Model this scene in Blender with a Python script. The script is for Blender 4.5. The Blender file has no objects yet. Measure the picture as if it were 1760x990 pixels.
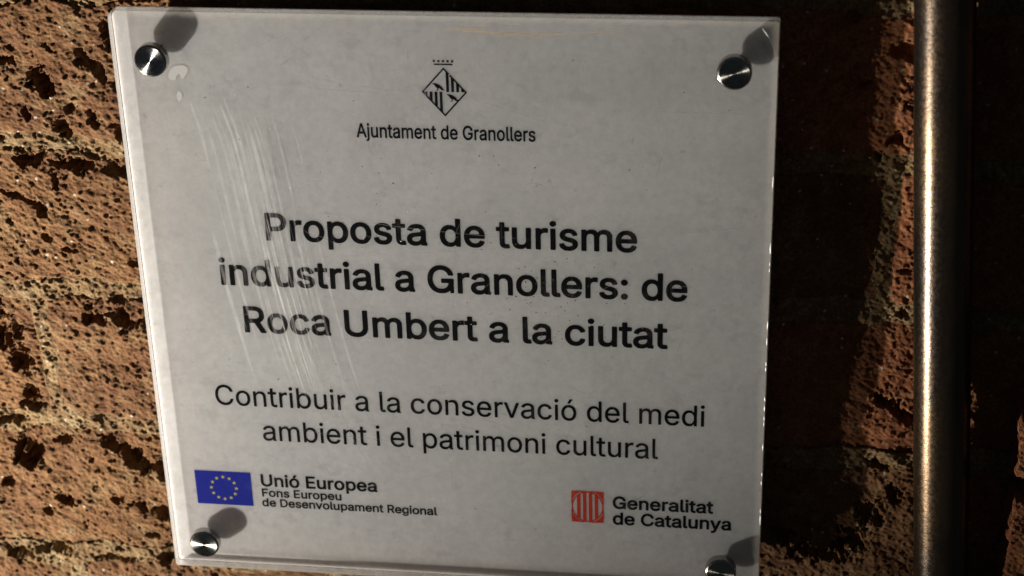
import bpy, bmesh, math, random
import numpy as np
from mathutils import Matrix, Vector

# tuning values
LAMP_W = 148.0
SPOT_DEG = 78
AIM_AT = (-190, 350, 0)
AMB = 0.028
REC = 1.8
ROUGH1 = 0.85
N_PITS = 3300
N_MID = 80
MORT0 = 0.2
CTLZ = [-1, -2, -3, 1.5, -3, -5, -6.5, -4, -4.5, -4]
PIPE_C = -4.2
INNER = 0.64
FROST0, FROST1 = 0.10, 0.26
FROST_L0, FROST_L1 = 0.14, 0.34
# ------------------------------------------------------------------ camera, light, exposure
# Local frame of the plaque: a to the right, b up, c out of the wall (millimetres); the scene is in metres.
SC = bpy.context.scene
COL = SC.collection
MM = 0.001
def W(a, b, c=0.0):
    return Vector((a * MM, -c * MM, b * MM))

camd = bpy.data.cameras.new('camera')
cam = bpy.data.objects.new('camera', camd)
COL.objects.link(cam)
RT = ((0.99054041, -0.03579654, 0.13246999), (-0.0260205, 0.89886078, 0.43746112), (-0.13473167, -0.43676985, 0.88942648))
A = Matrix(((1, 0, 0), (0, 0, -1), (0, 1, 0)))
M3 = A @ Matrix(RT)
cam.matrix_world = Matrix.Translation(W(145.985, 398.513, 775.036)) @ M3.to_4x4()
camd.sensor_width = 36.0
camd.lens = 3206.04 / 1760 * 36.0
camd.clip_start = 0.01
camd.clip_end = 50.0
camd.dof.use_dof = True
camd.dof.focus_distance = (W(145.985, 398.513, 775.036) - W(-40, 30, -3)).dot(M3 @ Vector((0, 0, 1)))
camd.dof.aperture_fstop = 9.0
SC.camera = cam

world = bpy.data.worlds.new('World')
SC.world = world
world.use_nodes = True
world.node_tree.nodes['Background'].inputs[0].default_value = (0.72, 0.86, 1.0, 1)
world.node_tree.nodes['Background'].inputs[1].default_value = AMB

lampd = bpy.data.lights.new('wall_spotlight', 'SPOT')
lampd.energy = LAMP_W
lampd.color = (1.0, 0.925, 0.825)
lampd.shadow_soft_size = 0.011
lampd.spot_size = math.radians(SPOT_DEG)
lampd.spot_blend = 1.0
lamp = bpy.data.objects.new('wall_spotlight', lampd)
COL.objects.link(lamp)
LP = W(-714, -558, 422)
AIM = W(*AIM_AT)
lamp.location = LP
lamp.rotation_euler = (AIM - LP).to_track_quat('-Z', 'Y').to_euler()

SC.view_settings.view_transform = 'Standard'
SC.view_settings.look = 'None'
SC.view_settings.exposure = 0.0
SC.view_settings.gamma = 1.0
SC.cycles.use_denoising = True
SC.cycles.max_bounces = 12
SC.cycles.transparent_max_bounces = 16
SC.cycles.caustics_reflective = True
SC.cycles.blur_glossy = 1.0
SC.cycles.caustics_refractive = False
SC.cycles.sample_clamp_indirect = 2.0

random.seed(7)
rng = np.random.default_rng(11)

# ------------------------------------------------------------------ helpers
def tag(o, label=None, cat=None, group=None, kind=None):
    if label: o['label'] = label
    if cat: o['category'] = cat
    if group: o['group'] = group
    if kind: o['kind'] = kind
    return o

def empty(name, loc, parent=None):
    o = bpy.data.objects.new(name, None)
    o.empty_display_size = 0.02
    o.location = loc
    COL.objects.link(o)
    if parent: o.parent = parent
    return o

def mesh_obj(name, me, m, parent=None):
    if m is not None and not me.materials: me.materials.append(m)
    o = bpy.data.objects.new(name, me)
    COL.objects.link(o)
    if parent: o.parent = parent
    return o

def from_polys(name, verts, faces, m, parent=None, smooth=False):
    me = bpy.data.meshes.new(name)
    me.from_pydata([tuple(v) for v in verts], [], faces)
    me.update()
    if smooth:
        me.polygons.foreach_set('use_smooth', [True] * len(me.polygons))
    return mesh_obj(name, me, m, parent)

def lathe(name, prof, m, parent=None, seg=64, smooth=True):
    """profile of (radius, height) turned about the local Z axis"""
    vs, fs = [], []
    n = len(prof)
    for k in range(seg):
        a = 2 * math.pi * k / seg
        for r, z in prof:
            vs.append((r * MM * math.cos(a), r * MM * math.sin(a), z * MM))
    for k in range(seg):
        k2 = (k + 1) % seg
        for i in range(n - 1):
            fs.append((k * n + i, k2 * n + i, k2 * n + i + 1, k * n + i + 1))
    if prof[-1][0] > 0: fs.append([k * n + n - 1 for k in range(seg)])
    if prof[0][0] > 0: fs.append([k * n for k in reversed(range(seg))])
    me = bpy.data.meshes.new(name)
    me.from_pydata(vs, [], fs)
    me.update()
    if smooth:
        me.polygons.foreach_set('use_smooth', [len(p.vertices) == 4 for p in me.polygons])
        me.set_sharp_from_angle(angle=math.radians(25))
    return mesh_obj(name, me, m, parent)

# ------------------------------------------------------------------ node helpers
class NT:
    def __init__(s, name):
        s.m = bpy.data.materials.new(name)
        s.m.use_nodes = True
        s.t = s.m.node_tree
        s.t.nodes.clear()
        s.out = s.t.nodes.new('ShaderNodeOutputMaterial')
    def n(s, kind, **kw):
        nd = s.t.nodes.new('ShaderNode' + kind)
        for k, v in kw.items():
            if k.startswith('i_'):
                key = k[2:]
                key = int(key) if key.isdigit() else key.replace('_', ' ')
                s.put(nd.inputs[key], v)
            else:
                setattr(nd, k, v)
        return nd
    def put(s, sock, v):
        if isinstance(v, bpy.types.NodeSocket): s.t.links.new(v, sock)
        elif isinstance(v, bpy.types.Node): s.t.links.new(v.outputs[0], sock)
        else:
            if isinstance(v, tuple) and len(v) == 3 and sock.type == 'RGBA': v = v + (1.0,)
            sock.default_value = v
    def math(s, op, a, b=0.0, clamp=False):
        nd = s.t.nodes.new('ShaderNodeMath'); nd.operation = op; nd.use_clamp = clamp
        s.put(nd.inputs[0], a); s.put(nd.inputs[1], b)
        return nd.outputs[0]
    def mix(s, f, a, b):
        nd = s.t.nodes.new('ShaderNodeMix'); nd.data_type = 'RGBA'
        s.put(nd.inputs[0], f); s.put(nd.inputs[6], a); s.put(nd.inputs[7], b)
        return nd.outputs[2]
    def ramp(s, f, lo, hi, a=0.0, b=1.0):
        nd = s.t.nodes.new('ShaderNodeMapRange')
        nd.interpolation_type = 'SMOOTHSTEP'
        for i, v in enumerate((f, lo, hi, a, b)): s.put(nd.inputs[i], v)
        return nd.outputs[0]
    def noise(s, scale, vec=None, detail=4.0, rough=0.55, dist=0.0):
        nd = s.n('TexNoise', i_Scale=scale, i_Detail=detail, i_Roughness=rough, i_Distortion=dist)
        if vec is not None: s.put(nd.inputs['Vector'], vec)
        return nd.outputs[0]
    def shmix(s, f, a, b):
        nd = s.t.nodes.new('ShaderNodeMixShader')
        s.put(nd.inputs[0], f); s.put(nd.inputs[1], a); s.put(nd.inputs[2], b)
        return nd.outputs[0]
    def pos(s):
        return s.n('NewGeometry').outputs['Position']
    def mapped(s, vec, scale=(1, 1, 1), rot=(0, 0, 0), loc=(0, 0, 0)):
        nd = s.n('Mapping', i_Vector=vec)
        nd.inputs['Scale'].default_value = scale; nd.inputs['Rotation'].default_value = rot; nd.inputs['Location'].default_value = loc
        return nd.outputs[0]
    def end(s, shader):
        s.put(s.out.inputs[0], shader)
        return s.m

# ------------------------------------------------------------------ materials of the wall
def brick_material(name, c1, c2, c3, pale=(0.34, 0.265, 0.15), crust=0.35):
    t = NT(name)
    p = t.pos()
    big = t.noise(28, p, 5, 0.6)
    mid = t.noise(140, p, 5, 0.65)
    fine = t.noise(700, p, 4, 0.7)
    col = t.mix(t.ramp(big, 0.35, 0.65), c1, c2)
    col = t.mix(t.ramp(mid, 0.45, 0.68), col, c3)
    col = t.mix(t.math('MULTIPLY', t.ramp(t.noise(55, t.mapped(p, loc=(3, 1, 2)), 6, 0.7), 0.50, 0.66), crust), col, pale)
    dark = t.ramp(t.noise(260, t.mapped(p, loc=(9, 4, 2)), 3, 0.6), 0.62, 0.72)
    col = t.mix(t.math('MULTIPLY', dark, 0.55), col, (0.05, 0.028, 0.016))
    v = t.n('TexVoronoi', i_Scale=210.0, i_Vector=p)
    fl = t.math('LESS_THAN', v.outputs['Distance'], 0.17)
    pick = t.math('GREATER_THAN', t.n('SeparateColor', i_Color=v.outputs['Color']).outputs[0], 0.86)
    col = t.mix(t.math('MULTIPLY', fl, pick), col, (0.40, 0.35, 0.27))
    hsv = t.n('HueSaturation', i_Color=col)
    t.put(hsv.inputs['Value'], t.ramp(fine, 0.25, 0.75, 0.50, 1.24))
    b = t.n('BsdfPrincipled', i_Base_Color=hsv.outputs[0], i_Roughness=0.93)
    b.inputs['Specular IOR Level'].default_value = 0.25
    bump = t.n('Bump', i_Strength=0.75, i_Distance=0.0006)
    h = t.math('ADD', t.math('MULTIPLY', fine, 0.7), t.math('MULTIPLY', t.noise(1700, p, 2, 0.6), 0.35))
    t.put(bump.inputs['Height'], h)
    t.put(b.inputs['Normal'], bump.outputs[0])
    return t.end(b)

MB = [brick_material('brick_tan', (0.165, 0.079, 0.030), (0.126, 0.056, 0.022), (0.195, 0.104, 0.043), pale=(0.26, 0.185, 0.09)),
      brick_material('brick_brown', (0.152, 0.070, 0.027), (0.112, 0.048, 0.019), (0.180, 0.095, 0.040), pale=(0.24, 0.17, 0.085), crust=0.42),
      brick_material('brick_orange', (0.235, 0.088, 0.034), (0.170, 0.058, 0.024), (0.28, 0.118, 0.048), pale=(0.30, 0.20, 0.11), crust=0.15)]
MMORT = brick_material('lime_mortar', (0.195, 0.120, 0.053), (0.148, 0.087, 0.039), (0.235, 0.158, 0.076), pale=(0.30, 0.225, 0.12), crust=0.5)

# ------------------------------------------------------------------ the wall: relief computed on one grid, cut into bricks and mortar
WALL_C = -23.5
def spacing(segs):
    out = [segs[0][0]]
    for a0, a1, st in segs:
        n = max(1, round((a1 - a0) / st))
        out += list(np.linspace(a0, a1, n + 1)[1:])
    return np.array(out)
XS = spacing([(-620, -400, 6), (-400, -285, 2.2), (-285, -128, 0.5), (-128, 140, 1.6), (140, 285, 0.5), (285, 400, 2.2), (400, 620, 6)])
YS = spacing([(-560, -300, 5), (-300, -205, 1.6), (-205, 168, 0.5), (168, 240, 1.6), (240, 520, 5)])
GX, GY = np.meshgrid(XS, YS)      # rows = y

def vnoise(x, y, seed):
    r = np.random.default_rng(seed)
    T = r.random((256, 256))
    xi = np.floor(x).astype(np.int64); yi = np.floor(y).astype(np.int64)
    fx = x - xi; fy = y - yi
    fx = fx * fx * fx * (fx * (fx * 6 - 15) + 10); fy = fy * fy * fy * (fy * (fy * 6 - 15) + 10)
    a = T[yi & 255, xi & 255]; b = T[yi & 255, (xi + 1) & 255]
    c = T[(yi + 1) & 255, xi & 255]; d = T[(yi + 1) & 255, (xi + 1) & 255]
    return (a * (1 - fx) + b * fx) * (1 - fy) + (c * (1 - fx) + d * fx) * fy - 0.5
def fbm(x, y, size, octs, seed, gain=0.5):
    s = 0; amp = 1.0; f = 1.0 / size
    for k in range(octs):
        ca, sa = math.cos(k * 1.3), math.sin(k * 1.3)
        s = s + amp * vnoise((x * ca - y * sa) * f + 37.7 * k, (x * sa + y * ca) * f + 11.3 * k, seed + k)
        amp *= gain; f *= 2.03
    return s

wx = GX + 5.5 * fbm(GX, GY, 22, 4, 100)
wy = GY + 5.0 * fbm(GX, GY, 24, 4, 200)
JOINTS = [-480, -401, -321, -241, -161, -81, -3, 74, 150, 228, 306, 384, 462]
HEADS = {5: (-213, 300), 6: (203, 300), 7: (62, 300), 4: (-66, 300), 8: (190, 300), 3: (-213, 300)}
LAB = np.zeros(GX.shape, dtype=np.int32)    # 0 = mortar
edge = np.full(GX.shape, 99.0)              # distance to the joint edge inside a brick
bricks = []
bid = 1
for ci in range(len(JOINTS) - 1):
    y0, y1 = JOINTS[ci] + 5.6, JOINTS[ci + 1] - 5.6
    anchor, step = HEADS.get(ci + 1 - 1, (40 + 150 * (ci % 2), 300))
    x = anchor - 3 * step
    while x < 640:
        x0, x1 = x + 4.5, x + step - 4.5
        if x1 > -620 and x0 < 620:
            d = np.minimum(np.minimum(wx - x0, x1 - wx), np.minimum(wy - y0, y1 - wy))
            mk = d > 0
            if mk.any():
                LAB[mk] = bid; edge[mk] = d[mk]
                bricks.append((bid, (max(x0, -620) + min(x1, 620)) / 2, (y0 + y1) / 2, ci, x0, x1))
                bid += 1
        x += step
isb = LAB > 0

Z = 2.6 * fbm(GX, GY, 70, 3, 300) + 1.9 * fbm(GX, GY, 14, 3, 310) + 0.55 * fbm(GX, GY, 4.2, 3, 320, 0.55)
rid = 1 - 2 * np.abs(fbm(GX * 1.0, GY * 1.35, 9, 4, 400))
Z += 0.45 * (rid - 0.6)
Z += ROUGH1 * fbm(GX * 0.8 + GY * 0.5, GY, 2.2, 4, 330, 0.7)
# bricks stand a little forward or back one from another, edges are worn off
brng = random.Random(5)
OFF = {}
for b_, cx, cy, ci, x0, x1 in bricks:
    o_ = brng.uniform(-1.0, 1.0)
    if abs(cy + 42) < 10 and x0 > 60 : o_ = -1.5
    OFF[b_] = o_
    Z[LAB == b_] += o_
Z[isb] += 0.9 * (1 - np.exp(-edge[isb] / 3.0))
Z[~isb] += MORT0 + 1.5 * fbm(GX, GY, 7, 4, 500, 0.6)[~isb]

PITS = []
def pit(x, y, rx, ry, depth, rot=0.0, rough=0.35): PITS.append((x, y, rx, ry, depth, rot, rough))
# the large holes one can see in the photograph
for a in [(-158, 130, 5, 6, 7), (-196, 108, 8, 7, 7, -0.6), (-188, 82, 3.5, 7, 5, 0.4), (-205, 90, 2, 4, 4), (-183, 92, 4, 2.6, 4),
          (-171, 88, 3, 4, 4, .5), (-158, 80, 3, 8, 5, .6), (-150, 66, 8, 3, 5), (-206, 66, 9, 4, 6), (-186, 63, 11, 4, 7), (-160, 62, 12, 3.2, 5),
          (-227, 100, 3, 3, 4), (-222, 78, 4, 3, 4), (-213, 116, 7, 2.5, 4), (-172, 118, 3, 6, 4, .5), (-166, 112, 2.4, 6, 4, .3),
          (-230, -101, 8, 9, 10), (-211, -91, 5.5, 3, 6), (-178, -98, 15, 5, 10, -0.55), (-161, -108, 9, 5, 9, -0.3), (-186, -92, 4, 4, 6),
          (-186, -126, 3, 2.6, 5), (-174, -130, 6, 3.5, 6, -.3), (-160, -136, 7, 4, 6, -.6), (-215, -129, 5.5, 4, 8), (-226, -136, 3, 2, 4),
          (-186, -18, 7, 4.5, 8), (-170, -19, 7, 5, 7), (-153, -21, 12, 3.2, 6), (-236, -28, 9, 12, 6), (-228, -46, 7, 8, 6), (-246, -20, 8, 5, 6),
          (-226, -64, 4, 5, 6), (-250, -66, 4, 10, 6), (-241, -82, 12, 2.6, 5), (-150, -62, 3, 7, 6), (-226, -72, 8, 2, 4),
          (-206, 41, 3, 7, 6, .6), (-216, 46, 9, 1.7, 4, -.3), (-196, 56, 3, 4, 4), (-160, 12, 4, 1.6, 3), (-193, 18, 5, 1.6, 3.5, -.2),
          (-225, -160, 12, 3, 6), (-190, -164, 10, 3, 6), (-160, -162, 9, 3.5, 6), (-245, -164, 8, 4, 6), (-245, -118, 4, 3, 4),
          (209, -50, 7, 5, 8, -.4), (217, -56, 7, 3, 7, -.3), (206, -84, 5, 3, 6, -.5), (214, -100, 3, 7, 5, .4), (203, -112, 7, 6, 5), (216, 116, 5, 3, 6),
          (209, 102, 3, 3, 4), (215, 96, 5, 2.4, 5), (203, 86, 4, 3, 4), (212, 20, 5, 1.5, 4), (213, -2, 4, 3, 5), (205, 128, 5, 4, 4), (196, 76, 2.6, 2.6, 4),
          (180, -138, 16, 5, 7, -.15), (160, -128, 8, 4, 6, -.5), (196, -128, 8, 8, 6, .4)]:
    pit(*a[:5], a[5] if len(a) > 5 else 0.0, 0.62)
# random ones, gathered in clusters
dens = fbm(GX, GY, 26, 3, 600)
def dens_at(x, y):
    i = min(len(YS) - 1, int(np.searchsorted(YS, y))); j = min(len(XS) - 1, int(np.searchsorted(XS, x)))
    return dens[i, j]
def in_fine(x): return -285 < x < -128 or 140 < x < 285
for k in range(N_PITS):
    x = random.uniform(-290, 300); y = random.uniform(-215, 190)
    if not in_fine(x): continue
    if random.random() > 0.35 + 1.2 * dens_at(x, y): continue
    r = 0.38 + 0.55 * random.random() ** 2 + (1.1 * random.random() if random.random() < 0.06 else 0)
    pit(x, y, r * random.uniform(0.9, 2.4), r, r * random.uniform(0.5, 1.5), random.uniform(-1.1, 0.3), 0.6)
for k in range(N_MID):
    x = random.uniform(-285, 290); y = random.uniform(-215, 190)
    if not in_fine(x): continue
    r = random.uniform(1.4, 3.0)
    pit(x, y, r * random.uniform(0.8, 2.2), r * random.uniform(0.6, 1.0), r * random.uniform(0.6, 1.2), random.uniform(-1.2, 0.4), 0.6)
for k in range(700):
    x = random.uniform(-620, 620); y = random.uniform(-560, 520)
    if -290 < x < 290 and -210 < y < 190: continue
    r = random.uniform(3, 8)
    pit(x, y, r * random.uniform(1, 2), r, r * 0.6, random.uniform(-1, .4), 0.5)
DX = 1.15 * fbm(GX, GY, 5.5, 5, 700, 0.68); DY = 1.15 * fbm(GX, GY, 5.5, 5, 720, 0.68)
DIG = np.zeros_like(Z)
for (x, y, rx, ry, dp, ro, rg) in PITS:
    R = max(rx, ry) * 1.6 + 0.6
    j0, j1 = np.searchsorted(XS, [x - R, x + R]); i0, i1 = np.searchsorted(YS, [y - R, y + R])
    if j1 <= j0 or i1 <= i0: continue
    sl = (slice(i0, i1), slice(j0, j1))
    rr = min(rx, ry)
    u = GX[sl] - x + DX[sl] * rg * rr * 1.6; v = GY[sl] - y + DY[sl] * rg * rr * 1.6
    c, s = math.cos(ro), math.sin(ro)
    q = ((u * c + v * s) / rx) ** 2 + ((-u * s + v * c) / ry) ** 2
    prof = dp * np.clip(1.25 * (1 - q), 0, 1) ** 0.6
    DIG[sl] = np.maximum(DIG[sl], prof)
Z -= DIG
# grit: small proud grains, denser in the mortar
for k in range(16000):
    x = random.uniform(-285, 285); y = random.uniform(-210, 175)
    if not in_fine(x): continue
    i = np.searchsorted(YS, y) % len(YS); j = np.searchsorted(XS, x) % len(XS)
    if LAB[i, j] > 0 and random.random() < 0.55: continue
    r = random.uniform(0.5, 1.3)
    j0, j1 = np.searchsorted(XS, [x - r, x + r]); i0, i1 = np.searchsorted(YS, [y - r, y + r])
    sl = (slice(i0, i1), slice(j0, j1))
    q = ((GX[sl] - x) ** 2 + ((GY[sl] - y) * random.uniform(0.8, 1.5)) ** 2) / (r * r)
    Z[sl] += r * 0.8 * np.sqrt(np.clip(1 - q, 0, 1))
# far right below: one course of bricks stands well proud of the rest
prd = (LAB > 0) & (GX + 3.0 * fbm(GX, GY, 8, 3, 910) > 268) & (GY < -42) & (GY > -240)
Z[prd] += 22.5
# wall set back beside the pipe, shaped so a lit slit clears its shadow
rec = np.exp(-(((GX - 252) / 9) ** 2 + ((GY + 42) / 27) ** 4))
Z -= REC * rec
CTL = np.interp(GY, [-160, -125, -102, -67, -18, 20, 56, 84, 137, 180], CTLZ)  # relief shaped to bend the edge of the plaque's shadow
Z += CTL * np.clip((GX - 150) / 20, 0, 1) * np.clip((236 - GX) / 10, 0, 1)
Z = np.clip(Z, -16, 26)
ZC = WALL_C + Z

wall = tag(empty('brick_wall', W(0, 0, WALL_C - 15)), 'old weathered wall of pitted orange brown bricks and crumbling buff mortar behind the plaque', 'brick wall')
wall_inv = Matrix.Translation(-wall.location)

NI, NJ = GX.shape
ql = LAB[:-1, :-1]
idx = np.arange(NI * NJ).reshape(NI, NJ)
vx = (GX * MM).ravel(); vyy = (-ZC * MM).ravel(); vz = (GY * MM).ravel()
VX = np.stack([vx, vyy, vz], 1)
base = np.array(wall.location)
def cut_mesh(name, lab, m):
    ii, jj = np.nonzero(ql == lab)
    if len(ii) == 0: return None
    i0 = ii.min(); i1 = ii.max(); j0 = jj.min(); j1 = jj.max()
    a = idx[ii, jj]; b = idx[ii, jj + 1]; c = idx[ii + 1, jj + 1]; d = idx[ii + 1, jj]
    quads = np.stack([a, b, c, d], 1)
    mk = np.zeros((ql.shape[0] + 2, ql.shape[1] + 2), bool); mk[ii + 1, jj + 1] = True
    E = []
    for (di, dj, p, q) in ((-1, 0, 0, 1), (0, 1, 1, 2), (1, 0, 2, 3), (0, -1, 3, 0)):
        bd = ~mk[ii + 1 + di, jj + 1 + dj]
        E.append(np.stack([quads[bd, p], quads[bd, q]], 1))
    E = np.concatenate(E)
    used, inv = np.unique(quads, return_inverse=True); inv = inv.reshape(quads.shape)
    bu, binv = np.unique(E, return_inverse=True); binv = binv.reshape(E.shape)
    mapf = np.searchsorted(used, bu)
    V = VX[used] - base
    VB = VX[bu] - base; VB[:, 1] += 0.012          # skirt goes into the wall
    n0 = len(V)
    sk = np.stack([mapf[binv[:, 1]], mapf[binv[:, 0]], n0 + binv[:, 0], n0 + binv[:, 1]], 1)
    F = np.concatenate([inv, sk]).astype(np.int32)
    V = np.concatenate([V, VB]).astype(np.float32)
    me = bpy.data.meshes.new(name)
    me.vertices.add(len(V)); me.vertices.foreach_set('co', V.ravel())
    me.loops.add(F.size); me.loops.foreach_set('vertex_index', F.ravel())
    me.polygons.add(len(F)); me.polygons.foreach_set('loop_start', np.arange(0, F.size, 4, dtype=np.int32))
    sm = np.ones(len(F), bool); sm[len(inv):] = False
    me.polygons.foreach_set('use_smooth', sm)
    me.update(calc_edges=True)
    return mesh_obj(name, me, m, wall)
cut_mesh('mortar', 0, MMORT)
for b_, cx, cy, ci, x0, x1 in bricks:
    if cx > 120: m = MB[2]
    else: m = MB[(b_ * 7 + ci) % 2]
    cut_mesh('brick', b_, m)

# ------------------------------------------------------------------ steel pipe
t = NT('patinated_steel')
p = t.pos()
n1 = t.noise(60, t.mapped(p, scale=(1, 1, 0.25)), 5, 0.6)
n2 = t.noise(500, p, 4, 0.7)
col = t.mix(t.ramp(n1, 0.35, 0.65), (0.125, 0.084, 0.050), (0.060, 0.048, 0.040))
col = t.mix(t.ramp(n2, 0.60, 0.72), col, (0.05, 0.03, 0.02))
b = t.n('BsdfPrincipled', i_Base_Color=col, i_Metallic=0.9)
t.put(b.inputs['Roughness'], t.ramp(n2, 0.3, 0.75, 0.21, 0.36))
bump = t.n('Bump', i_Strength=0.22, i_Distance=0.0004)
t.put(bump.inputs['Height'], t.math('ADD', t.math('ADD', n2, t.math('MULTIPLY', n1, 2.2)), t.math('MULTIPLY', t.noise(1500, p, 3, 0.7), 0.5)))
t.put(b.inputs['Normal'], bump.outputs[0])
MSTEEL = t.end(b)
PC = PIPE_C
pa = W(224.0 + 0.0586 * (159 + 520) * -1 + 0.0 , 159 + 520, PC); pb = W(224.0 + 0.0586 * (159 + 560), 159 - (159 + 560), PC)
pr = 13.1
axis = (pa - pb)
pipe = empty('steel_pipe', pb)
tag(pipe, 'upright dark brown patinated steel pipe with a bright streak, fixed in front of the wall', 'pipe')
pipe.rotation_euler = axis.to_track_quat('Z', 'Y').to_euler()
Lp = axis.length / MM
rings = []
for k in range(161):
    z = Lp * k / 160
    rings.append((pr + 0.05 * math.sin(k * 1.7) + 0.04 * math.sin(k * 0.61), z))
tb = lathe('pipe_tube', rings, MSTEEL, pipe, 96)

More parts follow.
